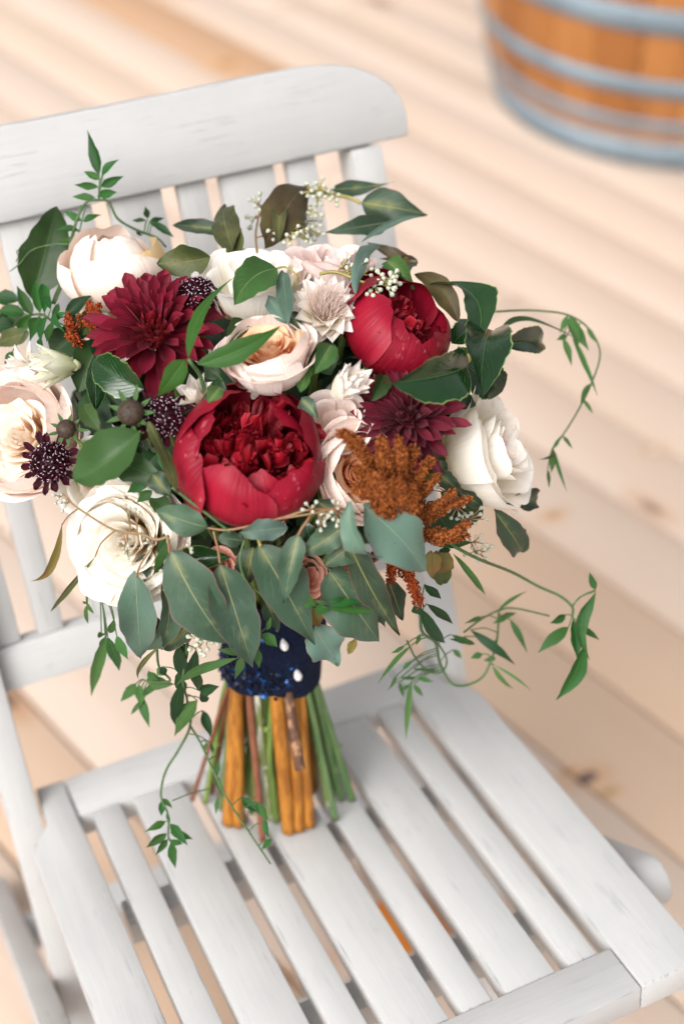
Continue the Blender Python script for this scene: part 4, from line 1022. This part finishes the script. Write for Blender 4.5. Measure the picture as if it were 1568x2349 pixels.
leaf('B', (830, 960), (1000, 1080), 190, 'cam', 'cam', -1, -1, CAMN, sag=.1)
leaf('B', (760, 900), (850, 1000), 170, 'cam', 'cam', -1.5, -1.5, CAMN, sag=.1)
leaf('B', (770, 860), (860, 770), 120, 'cam', 'cam', -2, -2, CAMN)
twig('B', [(905, 850, 1.6), (865, 900, 1.6), (815, 965, .8), (760, 1060, -2)], [16, 20], 'twigy')
# eucalyptus collar
leaf('C', (955, 985), (715, 905), 150, 'euc', 'euc', 2.0, 2.6, shape='oval', sag=.1, roll=R2(12))
leaf('C', (1320, 985), (1095, 1010), 108, 'eucp', 'euc', 2.4, 3.0, shape='oval', sag=.08)
leaf('C', (1120, 1045), (990, 1030), 80, 'euc', 'euc', 1.0, 1.4, shape='oval')
leaf('D', (180, 820), (120, 1110), 120, 'euc', 'euc', 2.2, 2.8, sag=.08, roll=R2(-10))
leaf('E', (925, 20), (1180, 478), 250, 'euc', 'euc', 1.4, 2.4, sag=.08, roll=R2(12), wave=.05)
leaf('E', (900, 30), (870, 210), 150, 'eucd', 'euc', .6, .8, sag=.08)
leaf('E', (525, 50), (780, 470), 290, 'euc', 'euc', 2.4, 3.2, sag=.10, roll=R2(-14), wave=.05, shape='oval')
leaf('E', (750, 110), (900, 585), 240, 'euc', 'euc', 2.0, 2.8, sag=.07, roll=R2(6), wave=.06)
leaf('E', (360, 140), (388, 538), 180, 'eucp', 'euc', 1.6, 2.0, sag=.07, roll=R2(4), shape='oval')
leaf('E', (505, 150), (480, 500), 150, 'euc', 'euc', 1.2, 1.6, sag=.1, roll=R2(40))
leaf('E', (480, 480), (380, 640), 22, 'olive', 'thin', 1.6, 1.4, bend=.06)
leaf('E', (620, 370), (480, 500), 120, 'eucd', 'euc', .4, .6, sag=.08, roll=R2(15))
leaf('E', (520, 400), (420, 500), 110, 'eucp', 'euc', -.2, 0, sag=.08)
leaf('E', (440, 340), (430, 450), 90, 'eucd', 'euc', -.4, -.2)
leaf('D', (395, 680), (530, 930), 118, 'eucp', 'euc', 4.2, 4.6, shape='oval', sag=.22, roll=R2(-38), bend=.06, curl_tip=.2)
leaf('D', (455, 700), (715, 975), 260, 'eucp', 'euc', 3.2, 4.0, shape='oval', sag=.08, roll=R2(10), bend=-.03, label='large pale blue green eucalyptus leaf below the amaranth')
leaf('D', (390, 770), (200, 900), 130, 'euc', 'euc', 2.4, 2.0, sag=.08, roll=R2(14), shape='oval')
leaf('D', (450, 830), (290, 950), 130, 'euc', 'euc', 1.8, 1.6, sag=.08, shape='oval')
leaf('D', (395, 860), (610, 1240), 145, 'eucd', 'euc', 2.4, 2.6, sag=.08, roll=R2(-18))
leaf('E', (1250, 140), (1480, 465), 290, 'euc', 'euc', .6, 1.0, sag=.06, shape='oval')
leaf('E', (1180, 400), (1290, 570), 190, 'eucp', 'euc', -.2, .2, sag=.06)
leaf('D', (560, 1010), (620, 1180), 100, 'eucd', 'euc', -1, -1)
leaf('F', (110, 200), (200, 400), 80, 'eucd', 'euc', -.6, -.6, sag=.06)
leaf('D', (745, 890), (750, 1010), 80, 'dry', 'euc', .4, .2, sag=.1)
leaf('D', (770, 890), (800, 985), 115, 'dry', 'euc', -.8, -1, shape='oval')
leaf('D', (775, 900), (790, 1030), 90, 'olive', 'euc', -1.6, -1.8, shape='oval')
leaf('E', (1150, 310), (1215, 400), 75, 'dry', 'euc', .5, .3, roll=R2(20))
leaf('E', (1370, 450), (1335, 525), 45, 'dry', 'euc', -.6, -.6)
leaf('E', (1230, 130), (1215, 230), 100, 'brown', 'euc', -1.2, -1.2)
for q in ((560, 120, 520, 330, 120), (700, 60, 640, 300, 130), (830, 120, 790, 330, 120), (1010, 110, 1060, 330, 130), (1130, 60, 1200, 270, 120), (1270, 40, 1330, 240, 120), (1340, 130, 1420, 330, 110), (420, 60, 400, 260, 110), (960, 260, 1010, 420, 100), (620, 250, 660, 400, 100)):
    leaf('E', q[:2], q[2:4], q[4], R_.choice(['eucd', 'euc', 'eucd', 'fill']), 'euc', -1.2, -1.0, sag=U(0, .15), roll=U(-.5, .5), bend=U(-.08, .08))
# dark ruscus and greens below the white rose
leaf('E', (795, 75), (440, 155), 110, 'cam', 'rus', .2, .8, RUSN, sag=.08, bend=.08)
leaf('E', (520, 0), (445, 155), 44, 'jas', 'rus', .8, .8, RUSN)
leaf('C', (755, 1010), (735, 1150), 40, 'jas', 'rus', .8, .6, RUSN)
leaf('C', (1395, 960), (1440, 1070), 80, 'cam', 'cam', 1, 1, CAMN)
leaf('C', (1540, 985), (1400, 1080), 110, 'eucd', 'euc', 1.0, .8)
# dark eucalyptus behind the white rose
leaf('D', (1060, 690), (1195, 660), 100, 'eucd', 'euc', -2.5, -2.8, shape='oval')
leaf('D', (1010, 720), (1125, 895), 130, 'eucd', 'euc', -2.2, -2.6, shape='oval')
leaf('D', (860, 640), (960, 700), 70, 'eucd', 'euc', -2.2, -2.2)
leaf('D', (780, 500), (790, 600), 60, 'eucd', 'euc', -1.8, -1.8)
leaf('F', (420, 20), (600, 8), 40, 'jas', 'rus', -1.2, -1.6, RUSN)
leaf('F', (440, 60), (500, 40), 40, 'jasd', 'rus', -.8, -1, RUSN)
# thin hanging brown leaves, left, with their twig
leaf('G', (490, 545), (240, 990), 66, 'dry', 'thin', .6, .8, bend=-.10, roll=R2(15), label='thin brown hanging leaf at the left')
leaf('G', (750, 800), (400, 1235), 46, 'olive', 'thin', .8, 1.0, bend=.03, roll=R2(25))
twig('G', [(620, 420, .8), (540, 480, .7), (490, 548, .6)], 9, 'twigr'); twig('G', [(900, 600, 1.2), (800, 690, 1), (750, 800, .8)], [10, 9], 'twigr')
twig('G', [(1075, 960, 1.7), (1110, 860, 1.7), (1220, 700, 1.6)], [12, 9], 'twigr')
twig('C', [(770, 1025, 2), (780, 1100, 2.2), (800, 1180, 2.4)], 8, 'twigr'); twig('C', [(980, 1000, 1.6), (1000, 1080, 1.8), (1010, 1150, 2)], 8, 'twigr')
twig('D', [(20, 870, 1.6), (5, 820, 1), (-10, 760, .5)], 8, 'twigy')
twig('C', [(940, 985, 1.8), (1060, 995, 1.9), (1280, 945, 2.3), (1420, 905, 2.5), (1560, 905, 2.4)], 9, 'twigr')
twig('D', [(175, 825, 2.2), (210, 770, 2.2), (260, 715, 2.2), (370, 710, 2.5)], 8, 'twigr')
twig('D', [(395, 860, 2.4), (370, 830, 2), (300, 780, 1.6)], 8, 'twigr')

# ---------- seeded eucalyptus
berries('G', [(500, 310, .8), (620, 420, .9), (900, 590, 1.2), (1110, 620, 1.5), (1230, 665, 1.6), (1330, 640, 1.6)], [12, 17], [(450, 340, 4, 45), (500, 400, 4, 45), (1010, 420, 3, 40), (1080, 455, 2, 30), (1000, 700, 4, 45), (1000, 780, 3, 38), (1180, 700, 5, 40), (1150, 640, 3, 30)], 34, 'seed', 1.0, 'seeded eucalyptus sprig reaching over the white rose')
berries('G', [(1470, 640, 1.6), (1400, 830, 1.8), (1340, 900, 2)], 9, [(1330, 870, 3, 36), (1300, 930, 3, 40), (1290, 1020, 3, 36), (1440, 860, 3, 40), (1490, 730, 3, 36), (1510, 860, 3, 30)], 36, 'seed', 2.0)
berries('D', [(110, 750, 2.4), (240, 730, 2.6), (300, 715, 2.6), (375, 712, 2.6)], [7, 9], [(230, 700, 5, 34), (295, 740, 4, 30), (280, 775, 4, 32), (340, 690, 3, 20), (340, 760, 3, 20)], 20, 'seedw', 2.6, 'white seeded sprig under the red peony', 'twigr')
berries('E', [(690, 385, 1.2), (680, 440, 1.4), (660, 480, 1.4)], 6, [(640, 450, 5, 34), (700, 470, 5, 36), (730, 450, 3, 25), (650, 495, 6, 38), (655, 400, 3, 22)], 26, 'seedw', 1.2, 'seeded sprig beside the navy handle')
berries('A', [(1180, 640, -1.2), (1175, 540, -1.4), (1200, 420, -1.6)], [8, 6], [(1180, 400, 5, 34), (1235, 440, 5, 40), (1150, 490, 4, 36), (1240, 500, 5, 40), (1210, 470, 4, 34), (1250, 550, 4, 36)], 26, 'seed', -1.2, 'seeded sprig in front of the dark leaf at the top')
berries('B', [(0, 330, -1.5), (80, 210, -1.5), (120, 165, -1.5), (280, 185, -1.8), (350, 215, -1.8)], [13, 9], [(115, 150, 6, 45), (165, 140, 6, 45), (200, 170, 5, 40), (150, 210, 4, 45), (130, 250, 6, 45), (230, 200, 4, 30), (60, 330, 8, 55), (110, 320, 9, 60), (90, 365, 7, 50), (140, 345, 6, 45), (30, 375, 5, 40)], 25, 'seedw', -1.2, 'seeded eucalyptus branch arching over the pink rose', 'twigy')
berries('B', [(160, 540, .6), (230, 530, 1), (320, 560, 1.4)], 8, [(280, 490, 4, 34), (300, 525, 4, 30), (350, 505, 4, 34), (385, 520, 3, 30)], 24, 'seedw', .8, 'small seeded sprig beside the pale teal leaf', 'twigy')
berries('B', [(330, 570, 1.2), (420, 590, .8), (470, 570, .6)], 7, [(425, 605, 5, 34), (395, 635, 3, 24), (470, 580, 6, 44), (500, 555, 6, 40), (490, 605, 4, 34), (440, 545, 3, 24)], 28, 'seedw', .9, 'seeded sprig above the dark folds of the upper peony', 'twigy')
berries('D', [(820, 640, -2), (880, 780, -2.2), (930, 900, -2.4)], 6, [(790, 640, 8, 60), (860, 700, 8, 60), (930, 740, 6, 50), (940, 850, 6, 40), (930, 900, 6, 50), (970, 890, 5, 40), (890, 760, 5, 40)], 20, 'seed', -2.0, 'blurred seeded sprig below the white rose at the right')

# ---------- jasmine
def vine(label, zone, pts, rpx, dz=0.0, mat='vine'):
    o = twig(zone, pts, rpx, mat, 'jasmine_vine', None, dz, n=len(pts)*8)
    o['label'] = label
    VPT[o] = catmull([pdep(zone, q[:2], q[2] if len(q) > 2 else dz)[0] for q in pts], len(pts)*8); return o
VPT = {}
def lf(par, zone, lst, wfac=.32, mat='jas', dz=0.0, thin=1.0, **kw):
    for q in lst:
        p0_ = pdep(zone, q[:2], dz)[0]; pl_ = VPT[par]; nr_ = pl_[np.argmin(((pl_-p0_)**2).sum(1))]; ds_ = np.linalg.norm(nr_-p0_)
        if .002 < ds_ < .045:
            v_, f_, u_ = tube([p0_, (p0_+nr_)/2+CU*.1*ds_, nr_], .00045, 6, 5); obj('petiole', v_, f_, M['vine'], par, p0_, u_)
        L = math.hypot(q[2]-q[0], q[3]-q[1]); wd = q[4] if len(q) > 4 else L*wfac
        leaf(zone, q[:2], q[2:4], wd*thin, mat, 'jas', dz, dz+U(-.4, .5), JASN, par, sag=U(-.06, .14), roll=U(-.5, .5), bend=U(-.04, .04), **kw)
v1 = vine('jasmine vine standing up at the upper left', 'A', [(250, 870, 0), (300, 740, .5), (330, 580, .5), (360, 470, .4), (400, 405, .3), (455, 395, .2)], [8, 6])
lf(v1, 'A', [(457, 285, 402, 75, 60), (468, 290, 547, 210, 40), (462, 300, 385, 265, 36), (465, 335, 568, 287, 44), (452, 335, 342, 325, 36), (450, 375, 538, 360, 44), (436, 385, 332, 380, 36),
             (375, 490, 293, 447, 38), (382, 495, 468, 465, 40), (362, 535, 255, 535, 36), (370, 545, 460, 550, 36), (355, 585, 270, 590, 34), (362, 578, 437, 583, 34), (352, 590, 335, 655, 38)], dz=.4)
twig('A', [(455, 395, .2), (460, 340, .3), (470, 285, .4)], 5, 'vine', 'rachis', v1); twig('A', [(350, 600, .4), (375, 500, .4), (395, 420, .4)], 4, 'vine', 'rachis', v1)
v2 = vine('jasmine tendril arching over the cream rose', 'A', [(455, 395, .2), (500, 405, 0), (540, 480, -.5), (620, 530, -1), (720, 570, -1.4), (760, 610, -1.6)], 6)
lf(v2, 'A', [(678, 480, 668, 425, 30), (670, 490, 605, 490, 22), (690, 490, 755, 478, 26), (700, 500, 800, 568, 40), (690, 495, 740, 520, 30), (650, 560, 625, 540, 20)], mat='jasd', dz=-1.4)
vine('thin curled tendril at the upper left', 'A', [(330, 600, .5), (250, 600, .4), (150, 625, .4), (90, 690, .4), (45, 725, .3)], [4, 2.5])
vine('tiny curled tendril over the broad leaf', 'A', [(115, 615, .3), (80, 630, .3), (85, 655, .3), (75, 680, .3)], 3)
vine('second jasmine vine twisting beside the first', 'A', [(240, 870, 0), (285, 760, .3), (335, 650, .2), (325, 580, .6), (375, 420, .2)], 5)
v3 = vine('jasmine sprig at the left edge', 'A', [(250, 960, -.5), (200, 925, 0), (160, 922, .5), (110, 930, .8)], 6)
lf(v3, 'A', [(150, 925, 78, 790, 58), (185, 915, 163, 763, 56), (205, 915, 190, 780, 52), (115, 915, -10, 905, 62), (145, 930, 62, 1018, 52), (175, 935, 138, 1045, 62), (205, 935, 190, 1050, 56), (235, 960, 215, 1048, 50), (250, 920, 300, 1005, 40), (240, 930, 270, 870, 30), (250, 940, 310, 910, 30), (235, 900, 195, 800, 40)], dz=.6)
lf(v3, 'A', [(300, 930, 425, 830, 70), (90, 860, -40, 850, 80), (330, 1010, 350, 930, 60), (60, 980, -30, 985, 90)], mat='jasd', dz=-.8)
leaf('C', (135, 90), (-20, 150), 90, 'olive', 'euc', -.4, -.4); leaf('C', (80, 40), (-40, 60), 90, 'fill', 'cam', -2, -2, CAMN); leaf('C', (0, 10), (140, 40), 110, 'fill', 'cam', -2.4, -2.4, CAMN)
lf(v3, 'C', [(180, 120, 200, 180, 26), (60, 175, 20, 240, 40)], mat='jas', dz=.2)
# left vine under the roses
v4 = vine('small jasmine tip behind the white rose', 'G', [(940, 1190, -1.6), (800, 1150, -2), (700, 1070, -2.4), (660, 1035, -2.6)], 12)
lf(v4, 'G', [(680, 1170, 650, 1150, 20), (690, 1160, 745, 1250, 34), (685, 1180, 700, 1330, 44)], mat='jasl', dz=-2.6)
lf(v4, 'G', [(840, 1420, 720, 1900, 100), (850, 1430, 940, 1700, 100), (920, 1420, 1010, 1610, 80), (800, 1430, 780, 1390, 60), (830, 1430, 800, 1600, 90), (900, 1290, 860, 1400, 60)], mat='jasl', dz=-1.6)
# hanging vines, lower left
v5 = vine('dark jasmine vine hanging left of the handle', 'E', [(600, 470, -.6), (590, 560, -.4), (580, 650, -.2), (600, 740, 0), (612, 850, 0), (560, 960, .2), (500, 1060, .2), (478, 1170, .2), (510, 1260, .2), (512, 1360, .3)], [7, 5])
lf(v5, 'E', [(560, 480, 590, 640, 74), (600, 470, 560, 600, 60), (640, 500, 600, 640, 56), (640, 580, 650, 690, 60), (575, 650, 545, 850, 62), (560, 600, 590, 700, 56), (655, 690, 745, 670, 62), (690, 740, 660, 690, 40), (670, 780, 708, 905, 50), (480, 580, 500, 620, 36), (705, 930, 715, 980, 16)], mat='jasd', dz=-.4)
lf(v5, 'E', [(645, 735, 540, 900, 84), (610, 760, 560, 870, 60)], mat='jasl', dz=.2)
lf(v5, 'E', [(490, 1190, 480, 1265, 34), (485, 1185, 530, 1230, 24), (500, 1290, 405, 1338, 36), (505, 1345, 410, 1410, 42), (510, 1370, 455, 1445, 34), (520, 1300, 600, 1400, 44), (520, 1340, 625, 1372, 40), (515, 1375, 580, 1392, 34), (525, 1385, 545, 1505, 44), (505, 1250, 520, 1300, 18)], mat='jas', dz=.2)
v6 = vine('jasmine vine hanging at the lower left', 'E', [(460, 500, -.5), (470, 580, -.5), (520, 640, -.4), (480, 650, -.4), (420, 650, -.4)], 6)
lf(v6, 'E', [(365, 655, 292, 740, 48), (375, 660, 385, 760, 46), (385, 690, 425, 860, 52), (410, 640, 540, 660, 70), (455, 640, 400, 720, 44), (390, 740, 340, 800, 24), (460, 590, 500, 620, 30), (420, 600, 470, 640, 50)], mat='jasl', dz=-.6)
v7 = vine('thin jasmine runner crossing the stems', 'E', [(612, 850, 0), (660, 930, .4), (720, 1060, .8), (790, 1200, 1.0), (870, 1320, .8), (930, 1410, .5), (980, 1485, .2)], [6, 4])
lf(v7, 'E', [(850, 1180, 925, 1250, 44), (915, 1200, 975, 1290, 46), (960, 1280, 980, 1370, 36), (985, 1370, 940, 1420, 30)], mat='jas', dz=.6)
lf(v7, 'E', [(745, 1000, 720, 1120, 26), (735, 1080, 760, 1180, 24), (740, 1180, 730, 1260, 22), (690, 930, 680, 970, 20)], mat='jasl', dz=-1.4)
vine('hair thin runner on the seat', 'E', [(530, 1195, 0), (620, 1160, -1), (700, 1140, -2)], 3)
# sprig over the handle
v8 = vine('jasmine sprig lying over the navy handle', 'E', [(850, 510, 2.0), (880, 470, 1.6), (960, 400, 1.2)], 5)
lf(v8, 'E', [(845, 515, 735, 500, 34), (830, 540, 548, 665, 48), (850, 530, 815, 640, 42), (935, 430, 1012, 490, 56), (925, 500, 930, 585, 36), (965, 410, 985, 350, 26)], mat='jasl', dz=1.8)
v9 = vine('curled jasmine stem at the lower middle', 'E', [(860, 0, 2), (840, 90, 2.4), (870, 190, 2.4), (940, 250, 2.2), (990, 330, 1.6)], 6)
lf(v9, 'E', [(1115, 260, 1190, 300, 60), (1250, 290, 1405, 290, 40), (1185, 310, 1250, 320, 56), (1250, 310, 1475, 330, 36), (1240, 280, 1320, 262, 22)], mat='jas', dz=1.6)
# right hand vines
v10 = vine('long jasmine vine reaching to the right', 'F', [(480, 0, -1), (530, 35, -.6), (640, 90, -.2), (780, 145, 0), (900, 210, 0), (1000, 255, 0), (1055, 305, 0), (1055, 350, 0)], [8, 6])
twig('F', [(1055, 305, 0), (1090, 260, 0), (1160, 232, 0)], 4, 'vine', 'rachis', v10)
lf(v10, 'F', [(1162, 225, 1135, 145, 36), (1025, 340, 952, 378, 46), (1040, 395, 898, 515, 58), (1058, 360, 1078, 540, 62), (1110, 480, 980, 732, 84), (1090, 390, 1180, 455, 30)], mat='jas', dz=0)
leaf('F', (1165, 232), (1135, 548), 62, 'jasl', 'jas', 0, -.3, JASN, v10, bend=.24, roll=.3, wave=.12)
v11 = vine('tangled jasmine vine at the lower right', 'F', [(360, 340, -1.4), (370, 420, -1.6), (430, 470, -2), (450, 560, -2.2), (500, 650, -2.4), (560, 665, -2.6), (640, 630, -2.6), (680, 560, -2.4), (710, 460, -2.6), (720, 330, -2.8)], [7, 6])
vine('second loop of the tangled vine', 'F', [(420, 440, -1.8), (480, 540, -2), (460, 600, -2.2), (400, 600, -2.2), (340, 540, -2), (300, 460, -1.6)], 5)
vine('third loop of the tangled vine', 'F', [(560, 420, -2), (640, 360, -2.2), (720, 320, -2.6), (790, 310, -2.4), (950, 345, -1)], 5)
lf(v11, 'F', [(360, 310, 475, 470, 62), (390, 290, 510, 382, 40), (380, 200, 455, 268, 44), (330, 300, 360, 340, 50)], mat='jasd', dz=-.8)
lf(v11, 'F', [(590, 410, 795, 570, 44)], mat='jasd', dz=-1.6)
lf(v11, 'F', [(510, 60, 660, 250, 46), (320, 480, 165, 660, 30), (290, 480, 225, 515, 26), (560, 440, 490, 450, 50), (500, 430, 610, 475, 40), (510, 500, 550, 540, 36), (645, 520, 590, 540, 40), (705, 540, 650, 550, 40), (330, 590, 440, 595, 22), (350, 630, 420, 648, 32), (270, 630, 345, 625, 22), (320, 640, 295, 915, 44), (265, 650, 285, 720, 28), (330, 660, 375, 715, 34), (310, 660, 270, 690, 24), (250, 620, 210, 690, 24), (280, 590, 330, 545, 30),
            (770, 360, 850, 515, 40), (730, 350, 800, 330, 34), (760, 350, 690, 380, 34), (715, 320, 850, 230, 26), (640, 350, 560, 380, 28), (690, 570, 785, 680, 30), (700, 570, 870, 690, 18), (715, 450, 680, 500, 28), (360, 430, 340, 480, 30)], mat='jasl', dz=-2.4, thin=.75)
v12 = vine('thin vine looping above the white rose at the right', 'O', [(1130, 715, -2.6), (1220, 712, -2.8), (1300, 722, -3), (1350, 755, -3), (1375, 810, -3), (1355, 880, -3), (1320, 950, -3), (1285, 1005, -3), (1265, 1030, -3)], [2.4, 2.0])
lf(v12, 'O', [(1345, 750, 1372, 790, 12), (1352, 880, 1330, 930, 12), (1290, 1000, 1312, 1030, 10), (1335, 915, 1360, 950, 10), (1302, 722, 1282, 765, 14), (1305, 725, 1350, 805, 26), (1300, 740, 1325, 800, 26), (1310, 770, 1370, 910, 16), (1300, 770, 1275, 780, 14), (1290, 775, 1310, 840, 16), (1268, 1030, 1262, 1085, 18), (1270, 1035, 1300, 1130, 9), (1270, 1040, 1235, 1055, 9), (1265, 1030, 1285, 1000, 9), (1255, 1075, 1258, 1120, 8)], mat='jasl', dz=-3)
vine('green stem bending under the red peony', 'C', [(790, 800, 2.6), (880, 870, 2.4), (960, 930, 2.2), (1060, 1010, 1.8)], 7)

for q in ((330, 860, 200, 960), (200, 900, 250, 1010), (230, 780, 180, 900), (180, 760, 120, 820), (420, 1150, 470, 1240), (480, 860, 520, 950), (640, 930, 700, 1000), (980, 1150, 1040, 1230), (860, 820, 800, 900), (420, 740, 470, 880), (1010, 880, 1060, 960), (330, 1060, 260, 1130), (720, 780, 760, 860), (500, 700, 560, 780)):
    for (a_, b_, dz_) in ((q[:2], q[2:], -3.0), ((q[0]+30, q[1]-20), (q[2]+60, q[3]-40), -4.0)):
        pts_ = [pdep('O', a_, dz_)[0], pdep('O', b_, dz_)[0], pdep('O', ((a_[0]+b_[0])/2, (a_[1]+b_[1])/2), dz_)[0]]
        if any(np.linalg.norm(p_-c_) < R__*.95 for c_, R__ in FLW if R__ > .02 for p_ in pts_): continue
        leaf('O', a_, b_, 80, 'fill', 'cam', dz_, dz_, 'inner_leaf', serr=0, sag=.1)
for q in ((705, 830, 690, 900, 'bright'), (690, 915, 730, 960, 'euc'), (470, 860, 520, 900, 'cam'), (1000, 1080, 1060, 1130, 'eucd'), (345, 1140, 400, 1180, 'camb'), (880, 860, 850, 920, 'camb'), (560, 735, 520, 790, 'camb'), (660, 720, 690, 770, 'euc'), (190, 930, 230, 990, 'camb'), (730, 1150, 780, 1190, 'eucd'), (215, 715, 190, 770, 'camb'), (1030, 900, 1090, 930, 'cam')):
    leaf('O', q[:2], q[2:4], 44, q[4], 'euc' if q[4].startswith('euc') else 'cam', -1.2, -.6, 'leaf', serr=0, sag=U(0, .2), roll=U(-.5, .5))
# ---------- inner greenery that fills the gaps and the back of the head
HC = P(612, 985, 1.01)
fr_ = random.Random(21)
for i in range(260):
    t = (i+.5)/260; a = i*2.39996; zz = 1-2*t; rr = math.sqrt(1-zz*zz)
    d = CR*rr*math.cos(a)*.150+CU*zz*.105+CB*rr*math.sin(a)*.085
    p0 = HC+d*(.45+.35*fr_.random())-CB*.012; nd = nrm(d); tan = nrm(np.cross(nd, np.array([fr_.gauss(0, 1), fr_.gauss(0, 1), fr_.gauss(0, 1)])))
    p1 = p0+nd*fr_.uniform(.02, .035)+tan*.035
    if any(min(np.linalg.norm(p0-c_), np.linalg.norm(p1-c_), np.linalg.norm((p0+p1)/2-c_)) < R__*1.0+.006 for c_, R__ in FLW if R__ > .02): continue
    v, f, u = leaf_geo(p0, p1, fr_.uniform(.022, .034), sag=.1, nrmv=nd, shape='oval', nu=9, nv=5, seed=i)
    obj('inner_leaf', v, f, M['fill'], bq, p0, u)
